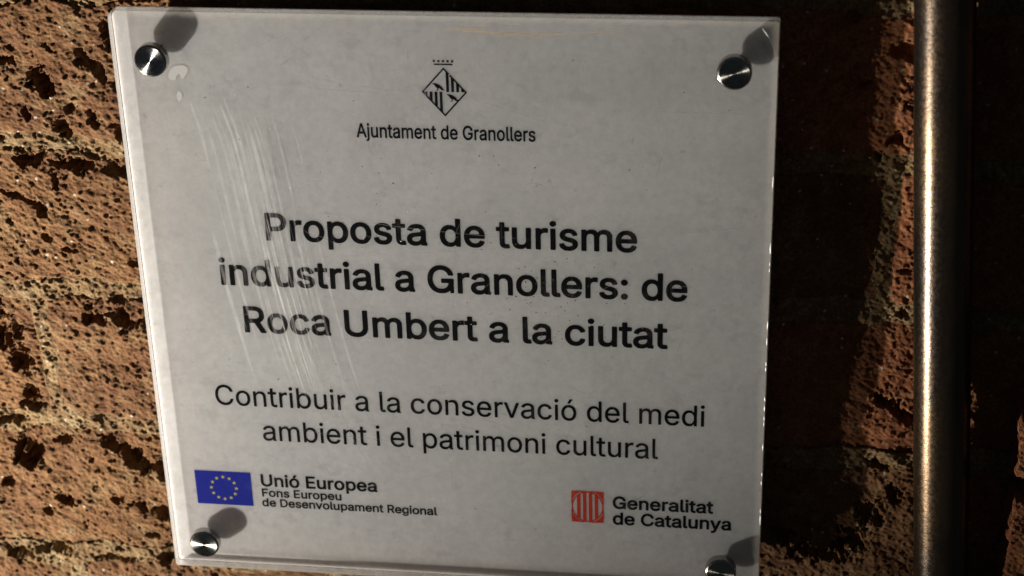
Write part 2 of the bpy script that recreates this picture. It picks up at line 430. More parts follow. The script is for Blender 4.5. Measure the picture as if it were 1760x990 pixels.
# outlines of the lettering (advance, bezier loops) and places of marks, in mm
SPACE=188
GLYPHS={'T':{':':(188,[[74,-16,60,-8,41,12,36,28,37,60,42,72,50,82,66,95,86,102,110,101,130,92,149,72,156,52,156,32,153,20,142,1,132,-8,122,-14,106,-18,82,-18],
[74,259,58,268,46,280,39,292,34,316,39,340,46,352,58,365,74,373,82,376,106,376,122,372,138,361,151,344,156,324,156,308,152,292,146,282,133,268,118,259,98,256,86,256]]),'G':(520,[[228,-19,204,-15,176,-6,136,15,108,36,96,48,68,85,49,121,35,165,26,213,26,293,32,333,48,385,74,433,90,453,112,476,132,491,152,504,188,520,204,524,244,531,288,531,332,523,368,510,400,491,423,473,442,453,469,413,483,377,488,357,487,345,482,337,472,333,408,333,400,335,394,341,379,377,361,401,336,422,320,430,300,436,276,441,256,441,228,436,200,424,173,405,155,385,137,353,126,321,118,273,118,237,122,205,135,161,147,137,164,114,188,92,208,81,228,74,252,69,288,69,312,74,340,86,355,97,371,113,389,145,396,165,397,181,392,183,284,183,276,185,269,193,268,201,268,257,272,265,277,269,284,271,472,271,483,269,492,261,494,253,492,169,490,157,490,1,488,-7,480,-14,436,-14,430,-11,425,-3,424,25,423,29,420,30,388,7,368,-3,340,-13,300,-21,240,-21]]),'P':(445,[[52,-12,48,-8,46,0,46,132,44,148,46,176,46,504,48,516,56,523,64,524,256,524,304,516,336,503,364,485,379,472,389,460,402,440,417,404,424,368,424,328,417,292,403,256,388,234,364,210,336,191,316,183,268,172,148,170,141,168,140,0,138,-8,132,-14,124,-16,64,-16],
[152,256,196,256,264,260,288,269,308,285,318,300,326,320,328,332,328,364,320,392,304,415,284,428,252,436,220,438,180,436,168,438,144,436,140,432,140,264,140,260,144,257]]),'R':(449,[[52,-12,48,-8,46,0,46,132,44,148,46,176,46,504,48,516,56,523,64,524,260,524,308,515,345,500,368,485,389,464,400,448,410,428,417,408,422,388,424,372,424,332,417,296,400,256,376,227,337,200,439,12,442,0,440,-8,432,-15,424,-16,356,-16,344,-12,337,-4,236,183,208,184,196,182,168,182,156,184,144,182,141,180,140,176,140,4,138,-8,132,-14,124,-16,64,-16],
[141,272,148,270,248,270,284,278,304,289,316,301,322,312,330,344,330,360,325,384,321,396,313,408,304,417,288,427,256,436,220,438,204,436,168,438,144,436,140,432,140,428]]),'U':(517,[[216,-20,184,-13,164,-7,140,5,118,20,96,39,82,56,69,76,53,112,46,148,46,256,44,272,46,296,46,508,48,515,52,520,60,524,124,524,134,520,139,512,140,424,138,396,140,384,140,308,138,264,140,252,140,164,143,148,153,124,163,108,176,95,204,77,240,68,276,68,312,76,340,93,355,108,364,122,376,156,378,172,378,504,380,515,384,520,392,524,456,524,464,522,470,516,472,508,472,156,467,124,456,90,448,75,432,52,408,27,388,12,360,-4,336,-13,292,-22,228,-22]]),'a':(389,[[126,-21,98,-14,66,3,42,27,28,47,21,63,16,87,16,131,26,163,34,175,48,191,70,207,94,218,114,224,142,230,242,243,254,247,259,251,260,255,259,275,252,291,242,302,226,311,210,315,182,315,166,312,146,303,126,286,110,263,102,259,86,262,34,277,27,287,27,299,44,331,65,355,86,371,118,386,146,394,174,399,214,399,262,389,278,383,294,373,318,354,332,335,342,315,347,299,352,271,352,55,354,52,366,47,371,39,371,-9,363,-17,354,-19,342,-19,326,-15,274,-14,266,-9,261,7,258,8,232,-9,198,-20,182,-23,138,-23],
[149,63,158,61,182,61,198,64,214,69,238,86,253,107,260,127,261,147,258,165,162,150,138,144,118,132,111,123,108,115,108,95,111,87,117,79,127,71]]),'b':(424,[[197,-21,177,-15,162,-8,129,16,125,-8,121,-12,113,-16,53,-16,45,-12,40,-4,39,136,37,152,39,172,39,508,41,515,45,520,53,524,113,524,121,522,127,516,129,508,129,372,129,368,133,365,153,380,173,391,201,398,257,398,297,387,325,372,337,363,357,342,378,312,394,272,400,248,405,216,405,164,403,144,388,88,367,48,361,40,333,11,301,-9,277,-17,257,-22],
[203,64,225,62,249,67,265,75,281,89,295,108,302,124,309,148,313,176,311,220,304,248,296,268,285,285,265,303,253,309,233,314,209,314,197,312,177,304,165,295,154,284,144,268,135,244,129,212,129,164,136,132,143,112,156,92,168,80,181,71]]),'c':(396,[[170,-20,154,-17,126,-7,98,10,77,28,58,52,46,71,37,88,27,116,20,152,20,220,22,236,33,276,47,308,73,344,98,366,126,383,166,396,186,398,234,398,250,396,282,386,306,374,331,356,342,344,363,316,375,288,375,272,370,265,362,261,314,249,302,248,294,252,290,256,280,276,271,288,262,297,246,307,222,314,194,314,174,309,162,303,153,296,134,275,122,252,116,232,112,208,112,164,118,136,126,115,137,96,154,79,170,69,194,62,222,62,242,68,258,76,275,92,284,108,290,124,294,128,302,132,310,131,370,116,377,108,377,96,362,60,350,42,322,13,306,2,270,-15,238,-22,182,-22]]),'d':(424,[[162,-20,126,-10,110,-2,86,15,60,44,45,68,35,92,24,128,20,152,20,220,25,252,37,292,47,312,60,332,69,344,90,364,110,378,146,393,170,398,222,398,238,395,266,384,294,362,296,372,296,508,298,516,302,520,310,524,374,523,380,520,385,512,388,480,388,392,386,376,385,-4,380,-12,374,-15,310,-15,300,-8,298,12,294,15,270,-4,242,-17,218,-22,170,-22],
[187,64,210,62,226,65,242,71,258,81,269,92,281,112,291,140,296,164,296,212,294,228,281,268,266,289,253,300,234,310,218,314,194,314,182,312,162,304,150,295,138,283,126,264,119,244,112,212,112,164,117,140,130,108,138,95,154,79,170,69]]),'e':(404,[[174,-20,142,-13,114,0,86,20,69,36,54,56,37,88,27,116,23,136,20,156,20,220,22,236,35,284,49,312,66,336,90,360,114,377,134,387,154,393,178,398,234,398,274,387,302,374,334,349,356,320,371,288,381,252,386,216,385,164,378,156,370,154,118,154,114,152,114,144,125,112,135,96,151,80,170,69,194,62,230,62,250,68,262,74,281,92,294,114,298,118,306,120,366,107,376,100,380,88,373,68,356,40,342,23,310,0,286,-11,246,-21,186,-22],
[126,236,286,236,290,240,279,272,261,296,246,306,230,312,218,314,194,314,166,307,150,297,137,284,128,272,116,244,115,240,118,236]]),'i':(167,[[45,-14,39,-8,37,0,37,44,39,60,37,92,37,144,39,156,37,176,37,208,39,220,37,240,37,380,41,388,49,393,117,393,125,388,129,376,128,-4,123,-12,113,-16,53,-16],
[65,431,43,444,30,460,27,472,27,496,30,504,37,516,49,528,63,536,73,538,101,537,119,528,129,518,136,508,141,492,141,472,138,464,125,444,105,431,93,428,73,428]]),'l':(189,[[109,-15,81,-5,61,11,48,30,42,46,39,62,39,194,37,214,39,230,39,506,43,518,53,524,113,524,121,522,128,514,129,86,132,74,137,69,173,67,181,62,187,50,195,10,193,-3,187,-10,181,-13,165,-16]]),'m':(610,[[45,-12,41,-8,39,0,39,100,37,112,39,132,39,376,40,384,45,390,57,394,117,393,126,384,129,366,154,384,185,397,201,400,245,399,265,393,281,386,306,364,317,349,321,349,345,372,369,387,385,393,413,400,461,400,481,395,513,380,530,368,547,348,562,320,569,296,571,280,571,228,573,212,571,172,573,148,571,128,571,0,569,-8,565,-12,553,-16,497,-16,489,-14,483,-8,481,4,481,260,475,284,465,299,449,309,425,314,405,314,381,306,365,292,353,268,349,236,351,192,349,172,349,0,347,-8,343,-12,333,-16,277,-16,269,-15,261,-7,259,4,258,268,253,285,246,296,241,301,229,308,213,314,193,314,173,310,161,304,150,296,139,280,131,260,129,244,129,0,127,-8,121,-14,113,-16,57,-16]]),'n':(410,[[45,-12,41,-8,39,0,39,100,37,112,39,132,39,376,43,388,53,394,117,393,126,384,129,364,152,380,167,388,201,398,257,397,289,389,313,376,336,356,351,336,363,308,370,276,373,192,371,176,371,0,369,-8,361,-15,349,-16,297,-16,289,-14,283,-8,281,4,281,244,278,260,271,280,253,301,229,312,205,314,173,306,152,292,138,272,132,252,129,236,129,4,127,-8,121,-14,113,-16,57,-16]]),'o':(415,[[170,-20,154,-17,126,-7,98,10,77,28,52,60,33,100,23,136,20,156,20,224,27,260,37,288,47,308,73,344,96,364,126,383,166,396,182,398,238,398,262,393,290,383,318,366,342,344,366,312,383,276,393,232,396,204,396,164,393,144,383,100,366,64,338,28,318,10,294,-5,258,-18,234,-22,182,-22],
[185,64,194,62,218,62,234,65,250,71,266,83,275,92,288,112,296,132,302,160,304,196,302,216,294,248,283,272,271,288,254,302,238,310,222,314,194,314,182,311,166,305,153,296,137,280,124,256,118,240,112,208,112,164,118,136,127,112,138,95,154,79,170,69]]),'p':(424,[[49,-156,41,-148,39,-139,39,-3,37,17,39,33,40,385,45,391,53,395,117,394,126,385,129,361,145,375,165,388,193,397,209,399,249,399,265,396,297,387,329,369,361,337,375,317,387,293,396,265,405,213,405,165,398,121,385,79,365,45,337,14,309,-5,281,-16,245,-23,213,-23,197,-21,169,-12,145,3,133,14,130,13,128,-147,121,-155,113,-157],
[198,65,209,63,233,63,245,66,257,70,278,85,293,105,301,121,308,145,313,173,313,201,311,221,301,257,293,273,281,289,265,303,253,309,229,315,213,315,189,310,177,304,161,292,147,273,139,257,129,213,129,165,133,141,143,113,152,97,162,85,181,72]]),'r':(259,[[45,-12,41,-8,39,0,39,100,37,112,39,132,40,384,45,390,53,394,113,394,123,388,129,370,161,390,185,398,201,400,233,400,249,396,257,388,259,380,257,360,259,344,256,320,253,314,249,310,241,308,197,310,173,304,149,288,139,276,134,264,129,240,129,4,127,-8,121,-14,113,-16,57,-16]]),'s':(365,[[144,-20,120,-16,100,-9,72,8,52,25,38,44,25,72,20,92,24,104,32,109,88,122,100,121,108,113,120,86,132,73,144,67,160,62,188,60,216,65,240,79,248,88,252,96,251,112,243,124,228,134,136,157,108,167,88,176,62,196,46,216,35,244,32,264,32,288,34,300,44,328,60,351,80,368,112,386,132,393,156,398,216,398,232,395,252,389,276,379,296,364,309,352,323,332,335,308,338,292,334,280,328,275,308,270,276,263,264,263,256,268,246,288,232,305,220,312,208,316,184,318,168,316,152,311,136,301,129,292,125,284,124,276,126,268,133,256,148,247,172,239,244,221,268,213,292,202,306,192,326,172,334,160,341,144,346,120,346,92,344,80,336,56,320,32,300,12,272,-6,240,-17,212,-22,152,-22]]),'t':(227,[[138,-17,114,-11,88,4,72,20,58,44,52,64,50,80,50,308,46,312,2,313,-6,318,-9,324,-10,376,-6,388,-2,392,6,394,42,394,49,396,50,472,54,480,62,485,122,486,134,482,140,472,142,452,143,396,150,394,206,393,214,389,219,380,220,348,218,328,216,320,212,316,202,312,146,312,142,308,140,292,142,260,140,224,140,108,142,84,146,74,150,70,162,66,202,68,210,66,214,62,219,48,228,8,228,0,222,-10,202,-17]]),'u':(410,[[149,-17,117,-8,97,3,85,12,71,27,63,39,46,75,39,107,39,199,37,211,39,227,39,379,41,387,49,394,61,395,81,393,113,395,121,393,127,387,129,375,129,135,132,119,141,95,157,78,181,67,205,65,233,72,249,80,264,95,273,111,277,123,281,147,281,375,283,387,289,393,297,395,321,393,349,395,361,394,365,391,370,383,373,359,370,-5,365,-11,357,-15,297,-15,289,-11,285,-6,281,15,249,-6,213,-18,161,-19]])},'C':{'C':(510,[[216,-7,180,4,140,25,124,37,96,65,73,97,53,141,44,169,39,197,36,221,36,289,38,309,49,357,66,397,94,441,108,457,128,475,148,489,176,504,216,516,248,521,284,521,304,519,356,504,384,490,408,473,432,449,450,425,465,397,476,361,478,349,476,345,468,343,412,343,404,345,388,386,372,409,348,428,336,435,312,444,280,451,256,451,224,445,200,435,168,414,155,401,134,369,117,325,108,273,108,233,113,201,126,157,138,133,148,117,172,91,188,80,208,70,248,59,292,60,316,66,340,76,360,90,379,109,392,130,403,161,408,165,472,165,477,161,477,153,465,113,455,93,440,69,414,41,388,21,352,3,328,-5,300,-10,240,-11]]),'a':(389,[[118,-9,94,-1,70,13,50,33,35,55,31,67,26,91,26,127,28,139,35,159,54,183,77,199,98,208,146,221,242,233,261,239,269,247,269,275,262,295,252,307,233,319,214,325,178,325,150,316,133,307,122,297,102,270,90,271,42,285,38,287,37,295,54,327,72,347,102,368,122,377,150,385,178,389,214,389,262,378,286,366,310,347,325,327,338,295,342,267,342,35,346,29,358,26,361,23,361,-5,358,-8,350,-9,330,-5,278,-5,273,-1,270,35,254,19,242,9,226,0,206,-8,182,-13,138,-13],
[158,51,186,51,218,60,234,69,250,83,262,102,269,123,271,143,270,175,266,178,214,167,162,161,134,153,110,139,102,127,98,115,98,95,104,79,114,67,126,60]]),'b':(424,[[189,-8,168,0,145,16,121,44,117,40,117,0,113,-5,57,-6,51,-4,49,0,49,140,47,152,49,172,49,504,49,508,53,513,113,514,117,512,119,508,119,348,121,336,145,362,161,373,181,383,205,388,253,388,273,384,293,377,313,367,329,356,345,340,368,308,385,268,391,244,395,212,395,168,393,148,384,108,378,88,368,68,355,48,325,18,305,5,281,-5,253,-12,205,-12],
[213,52,233,53,261,61,281,74,293,87,304,104,313,124,323,172,323,204,320,224,313,254,305,272,293,292,281,304,261,316,237,324,201,323,181,317,161,306,147,292,135,272,126,248,119,216,119,164,121,148,129,120,136,104,149,84,169,67,189,57]]),'c':(396,[[162,-8,126,4,102,20,84,36,70,52,48,88,37,120,30,156,30,220,37,256,48,288,70,324,90,346,122,369,158,383,182,388,234,388,250,385,278,377,298,367,324,348,353,312,365,284,365,276,358,270,310,258,302,259,297,264,282,292,266,307,246,318,222,324,190,324,166,316,150,307,130,288,123,276,109,244,102,212,102,164,109,132,118,108,130,88,150,69,170,58,194,52,226,53,246,59,266,69,284,88,302,121,306,122,362,108,366,106,368,100,361,80,342,48,314,20,298,9,266,-5,234,-12,182,-12]]),'d':(424,[[154,-8,134,-2,118,5,92,24,76,40,62,60,44,96,35,128,30,156,30,220,34,248,47,288,57,308,70,328,96,356,110,366,130,377,170,388,222,388,250,381,274,366,302,337,306,340,306,344,306,508,308,512,314,514,370,514,374,512,376,508,378,480,378,392,376,380,376,0,374,-4,370,-6,318,-6,310,-4,308,0,308,36,306,46,288,24,274,12,242,-7,218,-12,170,-12],
[198,52,226,54,242,60,262,71,276,84,288,104,295,120,302,140,306,164,306,216,299,248,290,272,283,284,266,303,246,316,222,324,190,324,178,321,158,313,145,304,129,288,118,271,108,244,102,216,103,160,111,128,125,96,138,79,157,64,178,55]]),'e':(404,[[166,-9,146,-3,126,5,102,20,76,44,57,72,47,92,37,120,30,156,30,220,34,244,45,280,59,308,76,332,94,350,110,362,138,377,166,386,182,388,230,388,246,385,274,377,304,360,328,340,353,304,367,268,374,236,376,216,375,168,370,164,366,164,106,164,102,160,102,156,112,116,120,100,128,88,146,71,166,60,194,52,234,53,266,65,278,73,293,92,302,108,306,110,362,97,369,92,370,88,357,60,336,32,310,12,286,-1,242,-12,182,-12],
[103,228,114,226,294,226,302,228,301,240,292,268,274,297,266,305,250,315,234,321,218,324,190,324,178,322,162,316,142,304,127,288,119,276,107,252]]),'i':(167,[[53,-6,49,-4,47,4,47,44,49,56,47,96,47,140,49,156,47,176,47,204,49,220,47,240,47,376,49,382,53,384,113,384,117,382,119,376,119,0,117,-4,113,-6],
[69,440,49,452,40,464,37,476,39,500,45,510,53,518,69,527,101,527,117,516,128,500,131,488,129,468,119,452,105,442,93,438,77,438]]),'l':(189,[[101,-2,85,5,69,18,58,34,49,62,49,198,47,214,49,226,49,506,53,513,57,514,113,514,118,510,119,86,124,66,129,61,137,58,169,58,173,56,176,50,185,10,184,2,181,-2,165,-6,117,-6]]),'m':(610,[[53,-5,49,0,49,100,47,112,49,128,49,376,53,383,113,383,117,376,117,344,121,341,143,364,173,383,201,390,241,390,265,383,285,370,301,354,317,329,321,330,331,344,349,362,377,379,413,390,457,390,481,385,505,373,523,360,537,344,552,316,561,280,561,224,563,212,561,168,563,144,561,132,561,4,561,0,557,-5,497,-6,493,-4,491,0,491,264,486,284,478,300,473,306,453,318,429,324,401,324,385,319,373,313,358,300,350,288,344,272,339,240,341,188,339,176,339,4,337,-4,329,-6,277,-6,271,-4,269,0,269,268,261,292,256,300,245,310,229,319,217,323,189,324,169,319,154,312,144,304,130,284,122,264,119,248,119,0,117,-4,113,-6]]),'n':(410,[[53,-5,49,0,49,100,47,112,49,128,50,380,57,384,113,383,117,376,118,340,121,338,141,360,157,371,173,379,201,387,253,388,285,379,309,366,329,348,344,328,354,304,361,272,363,192,361,180,361,4,359,-4,353,-6,301,-6,293,-4,291,4,291,244,289,260,278,288,265,304,257,311,233,321,221,324,205,324,189,322,169,315,145,300,131,280,123,260,119,236,119,0,117,-4,113,-6]]),'o':(415,[[162,-8,126,4,102,20,84,36,70,52,48,88,37,120,30,156,30,220,37,256,48,288,70,324,90,346,122,369,158,383,182,388,234,388,258,383,294,369,326,346,351,316,369,284,379,252,386,208,386,164,379,124,369,92,348,56,330,34,314,20,294,7,258,-7,234,-12,182,-12],
[194,52,222,52,242,57,262,67,278,80,290,95,299,112,309,144,314,172,314,204,307,240,300,260,290,281,274,300,254,314,238,321,222,324,190,324,182,322,162,314,146,304,130,288,115,260,109,244,102,212,102,164,109,132,118,108,130,88,150,69,170,58]]),'p':(424,[[53,-146,49,-139,49,1,47,13,49,29,50,381,57,385,113,384,117,377,117,337,121,334,133,349,149,365,169,378,185,384,209,389,245,389,261,387,293,378,313,368,325,359,353,331,368,309,378,289,387,261,395,213,395,165,389,125,376,85,368,69,355,49,329,21,297,0,261,-11,245,-13,213,-13,177,-4,149,13,121,43,119,29,118,-143,113,-147],
[209,53,237,53,257,59,273,68,289,81,300,97,310,117,319,145,323,173,323,205,319,233,310,261,300,281,288,297,269,312,245,322,229,325,209,325,185,319,172,313,153,299,140,281,130,261,119,217,119,161,127,125,138,101,153,80,169,67,189,57]]),'r':(259,[[53,-5,49,0,49,100,47,112,49,128,50,380,57,384,113,383,117,376,117,348,121,345,137,362,149,372,173,383,201,390,233,390,245,386,249,380,249,376,247,360,249,344,245,320,237,318,221,320,193,320,173,315,157,307,142,296,130,280,123,264,119,244,119,4,117,-4,109,-6]]),'s':(365,[[132,-8,108,-1,92,7,60,32,48,48,39,64,31,92,32,98,88,111,96,111,99,108,109,84,127,64,140,58,156,53,172,50,192,50,220,56,232,61,244,69,255,80,261,92,262,112,254,128,236,141,212,150,124,171,95,184,68,204,53,224,44,248,42,284,47,308,56,328,72,348,92,364,116,377,136,383,160,388,216,388,236,384,272,369,290,356,302,344,313,328,325,304,328,292,324,285,268,272,263,276,247,304,232,317,212,325,196,328,180,328,164,325,144,318,128,308,119,296,115,284,114,272,116,266,124,251,144,238,172,228,260,205,284,195,300,184,316,168,324,156,334,132,336,120,336,92,331,72,320,48,298,24,280,11,256,-1,212,-12,152,-12]]),'t':(227,[[130,-5,118,-1,102,7,82,24,67,48,63,64,60,80,59,320,54,322,6,322,2,324,0,328,0,376,2,382,6,384,54,384,58,385,60,388,60,468,62,474,66,476,122,476,129,472,132,448,132,388,134,385,202,384,208,380,210,376,210,348,206,324,202,322,138,322,133,320,130,296,130,272,132,260,130,228,130,104,133,80,138,68,142,63,158,56,182,56,198,58,206,56,217,8,217,0,214,-3,198,-8,146,-8]]),'u':(410,[[141,-5,121,2,104,11,81,31,70,47,58,71,51,95,49,111,49,199,47,211,49,223,49,375,51,383,57,385,93,383,109,385,117,383,119,375,119,135,123,111,134,87,153,68,177,58,189,55,205,55,221,57,241,64,257,73,273,90,282,107,286,119,291,143,291,379,293,383,297,385,321,383,357,384,361,379,363,355,363,299,361,287,360,-1,353,-5,297,-4,293,3,293,39,289,42,277,27,261,13,245,3,225,-4,205,-9,157,-9]]),'v':(389,[[161,-5,157,0,14,372,14,380,17,383,25,384,81,384,89,380,175,144,193,86,197,86,217,152,300,380,305,384,309,384,365,384,373,382,374,372,232,0,225,-6]]),'ó':(415,[[162,-8,126,4,102,20,84,36,70,52,48,88,37,120,30,156,30,220,37,256,48,288,70,324,90,346,122,369,158,383,182,388,234,388,258,383,294,369,326,346,351,316,369,284,379,252,386,208,386,164,379,124,369,92,348,56,330,34,314,20,294,7,258,-7,234,-12,182,-12],
[194,52,222,52,242,57,262,67,278,80,290,95,299,112,309,144,314,172,314,204,307,240,300,260,290,281,274,300,254,314,238,321,222,324,190,324,182,322,162,314,146,304,130,288,115,260,109,244,102,212,102,164,109,132,118,108,130,88,150,69,170,58],
[178,426,177,432,178,435,224,532,234,534,294,534,300,532,302,528,300,524,234,426,226,424,186,424]])},'B':{'C':(510,[[220,-24,176,-11,132,12,112,27,84,55,63,85,52,105,38,137,29,165,23,197,21,217,21,289,23,313,35,361,52,404,81,449,98,469,120,488,140,502,169,517,212,531,248,536,288,536,308,534,360,519,392,503,417,485,446,457,464,432,479,401,491,365,493,349,491,341,485,333,476,328,404,328,396,332,391,337,380,369,362,397,340,415,328,422,304,431,272,436,244,434,224,429,208,422,184,407,168,393,146,361,131,321,123,269,123,237,128,205,140,161,158,129,168,117,184,101,212,85,252,74,284,74,300,77,332,89,344,97,368,120,378,137,390,169,400,178,408,180,476,180,484,176,490,169,493,153,480,109,461,73,447,53,428,33,396,8,360,-10,332,-20,312,-24,296,-26,240,-26]]),'D':(502,[[56,-20,45,-12,41,0,41,132,39,152,41,180,41,504,41,512,45,520,52,526,64,529,252,529,284,525,312,518,336,509,368,493,400,470,418,452,438,424,462,376,477,324,481,292,481,220,479,200,471,160,461,132,439,88,412,52,388,31,364,15,336,1,312,-8,260,-19,220,-21],
[145,80,152,77,228,77,260,82,284,88,304,97,335,120,348,136,360,156,372,196,379,240,379,272,373,312,365,340,350,372,324,400,300,416,276,425,244,431,208,433,188,431,147,432,145,424]]),'E':(419,[[56,-20,45,-12,41,0,41,132,39,160,41,176,41,508,44,518,52,526,64,529,368,529,380,526,390,516,393,500,390,448,385,440,380,436,372,433,324,433,308,431,212,433,196,431,152,431,145,428,145,316,147,308,196,305,212,307,272,307,288,305,360,304,368,299,375,288,375,236,372,219,365,212,356,209,147,208,145,200,145,84,145,80,152,77,380,76,388,71,395,60,395,0,392,-10,384,-18,372,-21]]),'F':(410,[[56,-20,45,-12,41,0,41,132,39,160,41,176,41,508,44,518,52,526,64,529,368,529,380,525,385,520,389,512,389,456,386,444,376,435,304,431,212,433,196,431,152,431,145,428,145,308,147,300,188,297,340,297,352,295,361,288,367,272,364,216,356,205,344,201,147,200,145,192,145,4,143,-8,137,-16,128,-21]]),'G':(520,[[220,-24,200,-19,164,-6,128,14,92,45,73,69,58,93,46,117,36,143,23,197,21,217,21,289,23,313,32,353,41,381,61,421,86,457,121,489,136,500,164,515,204,530,244,536,284,536,304,534,336,527,380,509,411,489,444,459,464,432,483,393,493,361,491,341,485,333,476,328,404,328,396,332,391,337,375,373,358,397,340,413,320,425,288,433,260,436,232,431,205,421,176,401,158,381,142,353,131,321,123,269,123,237,128,205,139,165,151,141,168,117,184,101,208,86,228,79,252,74,284,74,312,80,336,90,352,101,364,113,382,141,390,165,391,177,284,178,272,182,266,189,263,201,263,257,269,269,276,274,284,276,472,276,484,274,495,265,499,253,497,169,495,157,495,-3,488,-14,480,-19,436,-20,427,-15,421,-7,419,13,416,19,388,2,368,-8,328,-21,300,-26,240,-26]]),'R':(449,[[56,-20,45,-12,41,0,41,132,39,160,41,176,41,508,44,518,52,526,60,529,260,529,308,521,348,504,368,491,392,468,404,451,413,432,421,412,427,388,429,372,429,336,421,292,404,253,380,224,346,200,345,196,444,12,447,0,444,-10,436,-18,428,-21,356,-21,344,-18,334,-8,235,176,228,179,196,177,156,179,148,177,145,172,145,4,143,-8,137,-16,128,-21],
[147,276,244,275,276,281,300,292,312,304,317,312,321,324,325,344,325,360,321,380,316,395,310,404,300,414,284,424,256,430,220,433,200,431,168,433,148,431,145,424,145,284]]),'U':(517,[[208,-24,160,-10,124,9,104,25,80,51,66,72,54,96,48,112,41,144,41,256,39,272,41,296,41,504,43,516,52,526,68,529,128,529,137,524,143,516,145,504,145,420,143,404,145,384,145,308,143,264,145,252,145,164,149,148,156,128,168,110,182,96,196,87,208,81,228,75,240,73,276,73,312,82,336,96,348,108,359,124,370,156,373,172,373,504,375,516,381,524,392,529,456,529,464,527,473,520,477,508,477,156,473,124,460,88,452,71,436,49,412,24,388,6,360,-9,336,-18,292,-27,228,-27]]),'a':(389,[[118,-25,86,-14,62,0,38,23,23,47,16,63,11,87,11,131,21,163,30,178,42,193,66,210,78,216,110,228,142,236,246,250,255,255,254,273,246,291,234,302,210,310,182,310,162,305,146,297,130,283,113,259,106,255,94,254,30,274,23,283,22,299,41,335,62,359,82,374,114,390,146,400,174,404,218,404,266,393,282,386,301,375,324,355,337,335,347,315,353,299,357,271,357,59,370,50,377,39,376,-9,370,-18,358,-24,342,-24,326,-20,278,-20,266,-16,254,-1,238,-11,222,-18,186,-28,138,-28],
[154,67,182,66,198,69,214,75,234,89,247,107,254,127,254,157,246,158,166,146,139,139,122,129,114,115,113,99,117,87,124,79,134,73]]),'d':(424,[[154,-24,126,-15,111,-8,82,12,57,40,42,64,31,88,20,124,15,152,15,220,19,252,32,292,44,316,57,336,86,368,106,381,126,391,146,398,170,403,226,403,254,395,290,375,291,508,294,518,302,526,310,529,370,529,378,527,383,524,389,516,393,480,393,392,391,376,391,4,389,-8,383,-16,374,-21,310,-21,302,-17,297,-12,290,5,258,-16,234,-25,218,-27,174,-27],
[194,68,210,67,234,73,250,81,262,92,275,112,280,124,287,144,291,168,291,212,285,244,277,264,270,276,258,290,238,303,218,309,194,309,182,307,165,300,150,288,142,280,130,260,123,240,117,212,118,164,123,140,135,108,150,89,161,80,174,73]]),'e':(404,[[166,-25,142,-18,118,-8,94,7,66,32,44,64,34,84,22,116,15,152,15,220,19,248,30,284,46,317,62,340,86,364,102,375,130,390,162,401,178,403,230,403,250,400,278,391,313,372,338,352,351,336,366,312,382,272,389,240,391,216,391,172,388,160,380,152,370,149,122,149,120,144,126,121,138,100,154,84,174,73,194,68,230,68,258,77,274,92,293,120,306,125,334,120,374,108,382,100,385,92,385,84,370,52,350,24,330,7,294,-13,274,-21,242,-27,182,-27],
[121,244,126,241,134,241,278,241,284,244,274,271,258,292,242,302,222,308,214,309,194,309,178,306,154,294,134,272,124,252]]),'g':(425,[[158,-168,138,-163,114,-154,86,-139,74,-131,51,-107,34,-82,31,-71,34,-58,41,-51,82,-28,94,-22,102,-22,114,-26,142,-57,166,-70,190,-76,222,-76,246,-71,263,-63,274,-55,283,-43,288,-27,290,-15,290,13,286,13,261,-3,238,-12,222,-14,166,-14,142,-8,118,1,86,20,71,33,54,53,33,89,21,121,15,153,13,189,15,229,21,261,31,289,46,320,62,343,99,377,134,394,174,404,218,404,234,402,254,395,270,387,290,374,298,392,310,400,350,398,370,400,378,398,385,393,390,385,393,357,393,289,391,273,391,-35,389,-51,381,-75,363,-107,340,-131,314,-148,298,-155,266,-166,238,-170,178,-170],
[188,81,218,80,230,82,246,88,262,100,273,113,279,125,285,141,291,169,291,213,288,229,282,253,273,273,260,289,243,301,230,306,210,310,198,310,174,304,162,298,150,289,140,277,131,261,123,241,117,213,118,169,123,145,134,118,142,107,157,93,174,85]]),'i':(167,[[49,-21,37,-13,32,0,32,44,34,60,32,92,32,144,34,156,32,176,34,224,32,240,32,380,38,392,49,399,117,399,129,391,133,384,134,376,134,-4,129,-13,117,-21],
